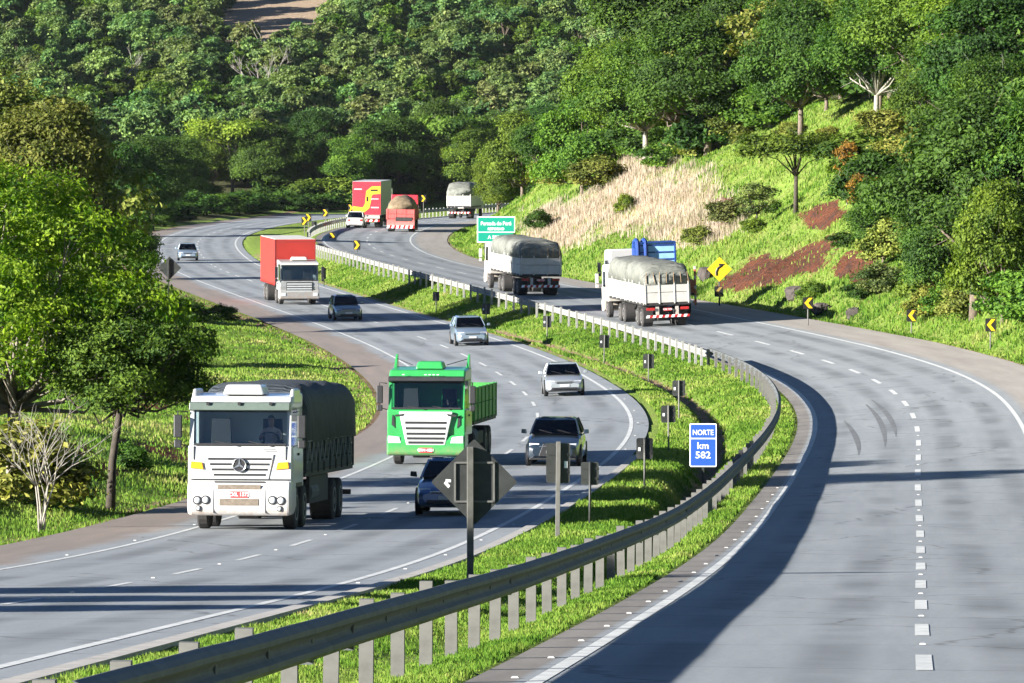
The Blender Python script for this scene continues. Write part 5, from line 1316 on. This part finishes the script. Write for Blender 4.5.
# truck with the blue cages
Yq = 331.0; u_ = .82; X, Yy, Z = [float(q) for q in RR.pt(Yq, u_)]; L = 15.0
tr = thing('truck', (0, 0, 0), (0, 0, 0), 'flat bed truck loaded with blue slatted cages, half hidden by the grey tarpaulin truck', 'truck', 'trucks on the highway'); set_on_road(tr, RR, X, Yy, False); rear_origin(tr, L)
cab(tr, dict(col='white_paint', zb=1.8, zt=2.65, zr=3.3, z0=.95, w=1.23, Lc=2.2, rake=.15))
b = MB(); b.prism([(.0, .35), (.08, .40), (.08, .85), (-.02, 1.0), (-.9, 1.0), (-.9, .45), (-.5, .35)], 0, -1.24, 1.24); b.build('bumper', M['white_paint'], tr, bevel=.04)
chassis(tr, -L+.1, -.9); boards(tr, -L, -2.6, 1.3, 2.0, 1.25, M['orange_post'], 2)
b = MB()
for x in (-1.22, 1.22):
    for i in range(12): z = .62+i*.18; b.hexa([(x-.06, -L-.05, z), (x+.06, -L-.05, z), (x+.06, -L+.03, z), (x-.06, -L+.03, z), (x-.06, -L-.05, z+.18), (x+.06, -L-.05, z+.18), (x+.06, -L+.03, z+.18), (x-.06, -L+.03, z+.18)], 1 if i % 3 == 2 else 0)
b.build('striped_stake', [M['orange_post'], M['white_dusty']], tr)
for sx_ in (-1, 1):
    wheel(tr, sx_*1.18, -1.4, .5, .3)
    for y in (-L+2.9, -L+1.6): wheel(tr, sx_*1.2, y, .5, .28, True)
zebra(tr, -L-.06, .75, 1.2)
ld = MB(); z0, z1 = 2.05, 4.05
ld.box(-.85, 1.12, -L+5.2, -L+6.3, z0, z1-.12, 0)
ld2 = MB()
for i in range(5): z = z0+.12+i*.40; ld2.box(-.84, .0, -L+5.17, -L+5.2, z, z+.08); ld2.box(.08, 1.08, -L+5.17, -L+5.2, z, z+.08)
ld2.box(1.08, 1.17, -L+5.1, -L+6.35, z0, z1-.1); ld2.box(-.88, 1.16, -L+5.1, -L+6.35, z1-.12, z1-.05)
for x in (-1.0, -.55):
    pts = [(x, -L+5.1, z0), (x, -L+5.1, z1-.35), (x, -L+5.2, z1-.05), (x, -L+5.6, z1+.05), (x, -L+6.1, z1-.05), (x, -L+6.3, z1-.4), (x, -L+6.3, z0)]
    ld2.tube(pts, .13, 8)
cg = thing('cage', tuple(tr.location), tuple(tr.rotation_euler), 'pale blue slatted cage with dark blue arched frames on the flat bed truck', 'cage')
ld.build('panel', M['blue_load'], cg, bevel=.03); ld2.build('frame', M['blue_dark'], cg)

# red trailer with the yellow stripe
X, Y, Z = hit(366.5, 227.6); L = 17.0
tr = thing('truck', (0, 0, 0), (0, 0, 0), 'articulated truck with red rear doors and a big yellow S shaped stripe', 'truck', 'trucks on the highway'); set_on_road(tr, RR, X, Y, False); rear_origin(tr, L)
cab(tr, dict(col='white_paint', zb=1.8, zt=2.65, zr=3.4, z0=.95, w=1.23, Lc=2.2, rake=.15))
b = MB(); b.box(-1.29, 1.29, -L, -3.2, 1.1, 4.2); b.build('trailer_box', M['grey_curtain'], tr, bevel=.03)
b = MB(); b.box(-1.28, 1.28, -L-.02, -L, 1.15, 4.16); b.build('rear_door', M['red_livery'], tr)
b = MB(); yy = -L-.026
def st(*pp):
    b.prism([(x, z) for x, z in pp], 1, yy, yy+.012)
st((-1.26, 1.35), (-.35, 1.25), (-.35, 1.80), (-1.26, 1.92)); st((-.35, 1.25), (.25, 1.75), (-.15, 2.15), (-.35, 1.80)); st((.25, 1.75), (.42, 2.5), (-.12, 2.5), (-.15, 2.15)); st((-.12, 2.5), (.42, 2.5), (.44, 2.85), (-.05, 3.3)); st((-.05, 3.3), (.44, 2.85), (.60, 3.0), (.45, 3.72)); st((.45, 3.72), (.60, 3.0), (1.26, 3.06), (1.26, 3.76))
b.build('yellow_stripe', M['logo_yellow'], tr)
b = MB(); b.box(-1.15, -.45, yy-.002, yy+.01, 3.42, 3.52).box(.4, 1.1, yy-.002, yy+.01, 1.75, 1.86).box(.4, 1.1, yy-.002, yy+.01, 2.55, 2.62); b.build('white_lettering', simple('faded pink white letters', (.75, .55, .55), .6, 0, .1, 9), tr)
b = MB(); b.box(.35, 1.0, yy-.015, yy-.001, 3.30, 3.46).box(-.02, .14, yy-.015, yy-.001, 2.35, 2.8); b.build('dark_lettering', M['sign_black'], tr)
chassis(tr, -L+.1, -.9); zebra(tr, -L-.03, .5, 1.2, 10, .2)
b = MB(); b.box(-1.2, 1.2, -L-.02, -L+.03, .8, 1.08); b.build('rear_underrun', M['white_dusty'], tr)
for sx_ in (-1, 1):
    wheel(tr, sx_*1.18, -1.4, .5, .3); wheel(tr, sx_*1.2, -4.0, .5, .28, True)
    for y in (-L+3.8, -L+2.6, -L+1.4): wheel(tr, sx_*1.22, y, .5, .28, True)

# red dump truck with an ore heap
X, Y, Z = hit(400.5, 232.3); L = 9.5
tr = thing('truck', (0, 0, 0), (0, 0, 0), 'faded red dump truck carrying a heap of brown earth beside the red trailer', 'truck', 'trucks on the highway'); set_on_road(tr, RR, X, Y, False); rear_origin(tr, L)
cab(tr, dict(col='red_livery', zb=1.75, zt=2.6, zr=3.1, z0=.95, w=1.22, Lc=2.1, rake=.15))
chassis(tr, -L+.3, -.9); boards(tr, -L, -2.5, 1.15, 2.0, 1.25, M['red_dusty'], 2)
rings = []; r_ = random.Random(5)
for i in range(9):
    t = i/8; y = -L+.05+(L-2.6)*t; e = (min(t, 1-t)*2)**.35*.75+.45 if 0 < t < 1 else .55
    rings.append([(1.2*math.cos(PI*k/10)*(-1), y, 1.95+1.15*min(1, e)*math.sin(PI*k/10)**.7+r_.gauss(0, .05)*(0 < k < 10)) for k in range(11)])
hp = MB().loft(rings).build('earth_load', M['soilload'], smooth=True); hp.location = tr.location; hp.rotation_euler = tr.rotation_euler; tag(hp, 'heap of brown earth in the body of the faded red dump truck', 'earth load')
b = MB(); b.box(-1.22, 1.22, -L-.05, -L+.02, .5, 1.1, 0); b.build('rear_panel', M['red_dusty'], tr)
b = MB(); b.box(-.45, 1.0, -L-.07, -L-.04, .95, 1.3); b.build('recess_shade_plate', M['dark'], tr); zebra(tr, -L-.09, .32, 1.22, 12, .26)  # raised dark plate stands in for the shade of a recess
for sx_ in (-1, 1):
    wheel(tr, sx_*1.18, -1.4, .5, .3)
    for y in (-L+2.6, -L+1.35): wheel(tr, sx_*1.2, y, .5, .28, True)

# far white truck at the bend
X, Y, Z = hit(459, 219); L = 11
tr = thing('truck', (0, 0, 0), (0, 0, 0), 'white truck with a grey tarpaulin, farthest of the trucks on the right road', 'truck', 'trucks on the highway'); set_on_road(tr, RR, X, Y, False); rear_origin(tr, L)
cab(tr, dict(col='white_dusty', zb=1.7, zt=2.55, zr=2.85, z0=.95, w=1.22, Lc=2.2, rake=.15))
chassis(tr, -L+.1, -.9); boards(tr, -L, -2.6, 1.3, 2.5, 1.25, M['white_dusty'], 2); tarp(tr, -L-.04, -2.55, 2.55, 3.7, 1.26, M['tarp_grey'], .2, 77, n=9); zebra(tr, -L-.06, .55, 1.18)
for sx_ in (-1, 1):
    wheel(tr, sx_*1.18, -1.4, .5, .3)
    for y in (-L+2.6, -L+1.35): wheel(tr, sx_*1.2, y, .5, .28, True)

# --- cars (front at y = 0, seen mostly from the front and above)
def car(px, py, road, oncoming, label, col, L=4.2, W=1.70, H=1.45, kind='sedan', grille='bar', sticker=False, people=0, hood=1.0, white_plate=True):
    X, Y, Z = hit(px, py); root = thing('car', (0, 0, 0), (0, 0, 0), label, 'car', 'cars on the highway')
    set_on_road(root, road, X, Y, oncoming)
    if not oncoming: rear_origin(root, L)
    w = W/2; k = H/1.45; zb_ = .965*k
    secs = [(0, .72, .34, .58, .55), (-.10, .86, .24, .66, .70), (-.40, .95, .20, .74, .80), (-.75, .985, .19, .83, .84), (-1.15, 1, .19, .90, .85), (-1.9, 1, .19, .92, .86), (-L+1.2, 1, .19, .93, .85), (-L+.5, .97, .21, .94 if kind == 'sedan' else .92, .83), (-L+.12, .90, .26, .88, .78), (-L, .80, .36, .78, .7)]
    rings = []
    for y, f, z0, z1, ft in secs:
        a = w*f; z1 *= k
        half = [(a*.90, z0), (a*.985, z0+.08), (a, z0+(z1-z0)*.45), (a*.985, z0+(z1-z0)*.78), (a*.93, z1-.03), (w*ft*.86, z1+.005), (w*.4*f, z1+.022)]
        rings.append([(x, y, z) for x, z in half]+[(-x, y, z) for x, z in half[::-1]])
    MB().loft(rings).build('body', M[col], root, smooth=True, bevel=0).data.set_sharp_from_angle(angle=math.radians(32))
    yf = -1.15; yr = -L+(.55 if kind == 'sedan' else .12); rf = -1.9; rr = -L+(1.15 if kind == 'sedan' else .55); tw = w*.72; bw = w*.92
    r = MB(); r.hexa([(-tw, rf, H-.07), (tw, rf, H-.07), (tw, rr, H-.06), (-tw, rr, H-.06), (-tw+.12, rf-.12, H), (tw-.12, rf-.12, H), (tw-.12, rr+.12, H), (-tw+.12, rr+.12, H)])
    r.build('roof', M[col], root, bevel=.05, seg=3)
    def bar(a, b_, t=.055):
        MB().tube([a, ((a[0]+b_[0])/2*1.012, (a[1]+b_[1])/2, (a[2]+b_[2])/2), b_], t*.55, 6).build('pillar', M[col], root)
    for sx_ in (-1, 1):
        bar((sx_*bw*.96, yf, zb_), (sx_*tw, rf-.02, H-.05)); bar((sx_*bw*.96, yr, zb_), (sx_*tw, rr+.02, H-.05)); bar((sx_*bw, (yf+yr)/2-.1, zb_), (sx_*tw, (rf+rr)/2, H-.05))
    def pn(pts, nm, th=.008): MB().panel(pts, th).build(nm, M['glass'], root)
    pn([(-bw*.93, yf+.0, zb_+.005), (bw*.93, yf+.0, zb_+.005), (tw-.02, rf+.0, H-.055), (-tw+.02, rf+.0, H-.055)], 'windshield')
    pn([(bw*.93, yr, zb_), (-bw*.93, yr, zb_), (-tw+.02, rr, H-.055), (tw-.02, rr, H-.055)], 'rear_window')
    for sx_ in (-1, 1):
        a = [(sx_*bw*.965, yf-.08, zb_), (sx_*bw*.965, yr+.08, zb_), (sx_*(tw-.005), rr+.02, H-.06), (sx_*(tw-.005), rf-.04, H-.06)]
        pn(a if sx_ < 0 else a[::-1], 'side_window')
    it = MB(); it.box(-w*.82, w*.82, yr+.25, yf-.12, zb_-.06, zb_+.045)
    for x in (-.36, .36): it.box(x-.22, x+.22, -2.35, -2.2, zb_, zb_+.36*k, 0, .03).box(x-.11, x+.11, -2.33, -2.22, zb_+.36*k, zb_+.50*k)
    it.box(-w*.7, w*.7, -3.3, -3.1, zb_, zb_+.32*k); it.build('interior', M['interior'], root)
    hw = w*.93
    for sx_ in (-1, 1):
        h = MB(); h.hexa([(sx_*w*.50, -.005, .56*k), (sx_*w*.82, -.09, .56*k), (sx_*w*.84, -.2, .56*k), (sx_*w*.50, -.12, .56*k), (sx_*w*.48, -.12, .70*k), (sx_*w*.86, -.24, .71*k), (sx_*w*.86, -.34, .71*k), (sx_*w*.48, -.22, .70*k)])
        h.build('headlight', M['lens'], root, bevel=.015)
        f = MB(); f.lathe((sx_*w*.66, -.055, .37*k), [(.055, -.03), (.055, .02), (.001, .025)], 1, 10); f.build('fog_lamp', M['lens' if grille == 'big' else 'black'], root)
        m = MB(); xm = sx_*(w+.02); m.hexa([(xm, -1.28, zb_+.0), (xm+sx_*.18, -1.30, zb_+.02), (xm+sx_*.18, -1.40, zb_+.02), (xm, -1.40, zb_+.0), (xm+sx_*.02, -1.29, zb_+.14), (xm+sx_*.17, -1.31, zb_+.15), (xm+sx_*.17, -1.40, zb_+.15), (xm+sx_*.02, -1.40, zb_+.14)]); m.build('mirror', M['black' if col in ('blue_paint', 'navy_paint') and not people else col], root, bevel=.02)
        t = MB(); t.box(min(sx_*w*.52, sx_*w*.80), max(sx_*w*.52, sx_*w*.80), -L-.012, -L+.1, .62*k, .78*k); t.build('tail_lamp', M['redlens'], root, bevel=.01)
        for y in (-.80, -L+.82):
            ar = MB(); ar.lathe((sx_*(w-.012), y, .33), [(.36, -sx_*.06), (.36, sx_*.0165), (.001, sx_*.0165), (.001, -sx_*.06)], 0, 20); ar.build('wheel_arch', M['black'], root)
            wheel(root, sx_*(w+.012), y, .305, .19, False, 'chrome' if people else 'rim', 18)
    g = MB()
    if grille == 'big': g.prism([(-.30, .70*k), (.30, .70*k), (.44, .32), (-.44, .32)], 1, -.06, .012)
    elif grille == 'bar': g.box(-.38, .38, -.09, .004, .57*k, .64*k); g.box(-.5, .5, -.05, .008, .30, .40)
    else: g.box(-.34, .34, -.09, .002, .56*k, .66*k); g.box(-.55, .55, -.05, .006, .30, .38)
    g.build('grille', M['black'], root, bevel=.01)
    b = MB(); b.tube([(-.42, .012, .62*k), (.42, .012, .62*k)], .012, 5); b.build('grille_trim', M['chrome'], root)
    MB().box(-.2, .2, .010, .022, .41, .51).build('number_plate', M['plate_grey'], root)
    MB().box(-.2, .2, -L-.025, -L-.005, .5, .6).build('number_plate', M['plate_grey'], root)
    b = MB(); b.box(-w*.84, w*.84, -.10, .0, .205, .27); b.build('lower_lip', M['black'], root, bevel=.02)
    for x in (-.5, .08): wp = MB(); wp.tube([(x, yf+.02, zb_+.02), (x+.42, yf-.14, zb_+.13)], .010, 4); wp.build('wiper', M['black'], root)
    if sticker: MB().panel([(.38, rf+.20, H-.20), (.60, rf+.20, H-.20), (.57, rf+.10, H-.12), (.38, rf+.10, H-.12)], .004).build('windshield_sticker', M['sign_white'], root)
    bpy.context.view_layer.update()
    from mathutils import Vector
    for i in range(people):
        q = root.matrix_world @ Vector((-.36 if i == 0 else .36, -2.12, .50*k))
        person(tuple(q), root.rotation_euler.z, ('driver in a white shirt at the wheel of the dark sedan' if i == 0 else 'passenger in dark clothes in the dark sedan'), 'white_shirt' if i == 0 else 'interior', scale=.86)
    return root
M['white_shirt'] = simple('white shirt', (.6, .6, .6), .9, 0, .05, 9)
car(446, 518.5, RL, True, 'dark blue hatchback half hidden behind the big diamond sign back', 'blue_paint', 3.9, 1.66, 1.42, 'hatch', 'bar')
car(552.5, 468.5, RL, True, 'dark blue sedan with a large trapezoid grille right of the green truck', 'navy_paint', 4.5, 1.76, 1.49, 'sedan', 'big', True, 2)
car(565, 398, RL, True, 'silver sedan in the left lane on the outer bend', 'silver_paint', 4.3, 1.70, 1.37, 'sedan', 'slot')
car(473, 347.3, RL, True, 'silver blue hatchback following the green truck', 'bluegrey_paint', 4.2, 1.75, 1.5, 'hatch', 'bar')
car(349, 322, RL, True, 'small dark grey green car just right of the red truck', 'teal_paint', 3.9, 1.66, 1.43, 'hatch', 'bar')
car(188, 261.5, RL, True, 'pale blue car in the tree shade, farthest oncoming car', 'bluegrey_paint', 4.2, 1.68, 1.43, 'sedan', 'slot')
car(355, 228.5, RR, False, 'white car close behind the red trailer at the guardrail', 'white_car', 3.9, 1.66, 1.5, 'hatch', 'slot')

# ------------------------------------------------------------------ air
hz = MB().box(-450, 450, -30, 1530, -26, 105).build('haze', [])
hm = bpy.data.materials.new('pale haze'); hm.use_nodes = True; nt = hm.node_tree; nt.nodes.remove(nt.nodes['Principled BSDF'])
pv = nt.nodes.new('ShaderNodeVolumePrincipled'); pv.inputs['Color'].default_value = (.86, .92, .96, 1); pv.inputs['Density'].default_value = .00002; pv.inputs['Anisotropy'].default_value = .3
nt.links.new(pv.outputs[0], nt.nodes['Material Output'].inputs['Volume']); hz.data.materials.append(hm); hz['kind'] = 'stuff'; hz['label'] = 'thin pale haze in the valley air'; hz['category'] = 'haze'
# ------------------------------------------------------------------ light, sky, colour
EL, AZ = math.radians(15.8), math.radians(26)      # sun low, to the left and somewhat behind the camera
sd = (-math.cos(EL)*math.cos(AZ), -math.cos(EL)*math.sin(AZ), math.sin(EL))
sun = bpy.data.lights.new('sun', 'SUN'); so = bpy.data.objects.new('sun', sun); C.objects.link(so)
sun.energy = 5.0; sun.angle = math.radians(.53); sun.color = (1, .955, .88)
from mathutils import Vector
so.rotation_euler = Vector(sd).to_track_quat('Z', 'Y').to_euler(); so.location = (-40, 20, 60)
w = bpy.data.worlds.new('World'); S.world = w; w.use_nodes = True; nt = w.node_tree
sky = nt.nodes.new('ShaderNodeTexSky'); sky.sky_type = 'NISHITA'; sky.sun_disc = False; sky.sun_elevation = EL
sky.sun_rotation = math.atan2(sd[0], sd[1]); sky.altitude = 2000; sky.air_density = .55; sky.dust_density = .1; sky.ozone_density = 3.0
nt.links.new(sky.outputs[0], nt.nodes['Background'].inputs[0]); nt.nodes['Background'].inputs[1].default_value = .05
S.view_settings.view_transform = 'Standard'; S.view_settings.look = 'None'; S.view_settings.gamma = 1; S.view_settings.use_curve_mapping = False
S.view_settings.exposure = 1.98
S.cycles.max_bounces = 5; S.cycles.diffuse_bounces = 2; S.cycles.glossy_bounces = 2; S.cycles.transmission_bounces = 3; S.cycles.transparent_max_bounces = 8
S.cycles.use_denoising = True; S.cycles.use_adaptive_sampling = True; S.cycles.adaptive_threshold = .02
S.cycles.caustics_reflective = False; S.cycles.caustics_refractive = False
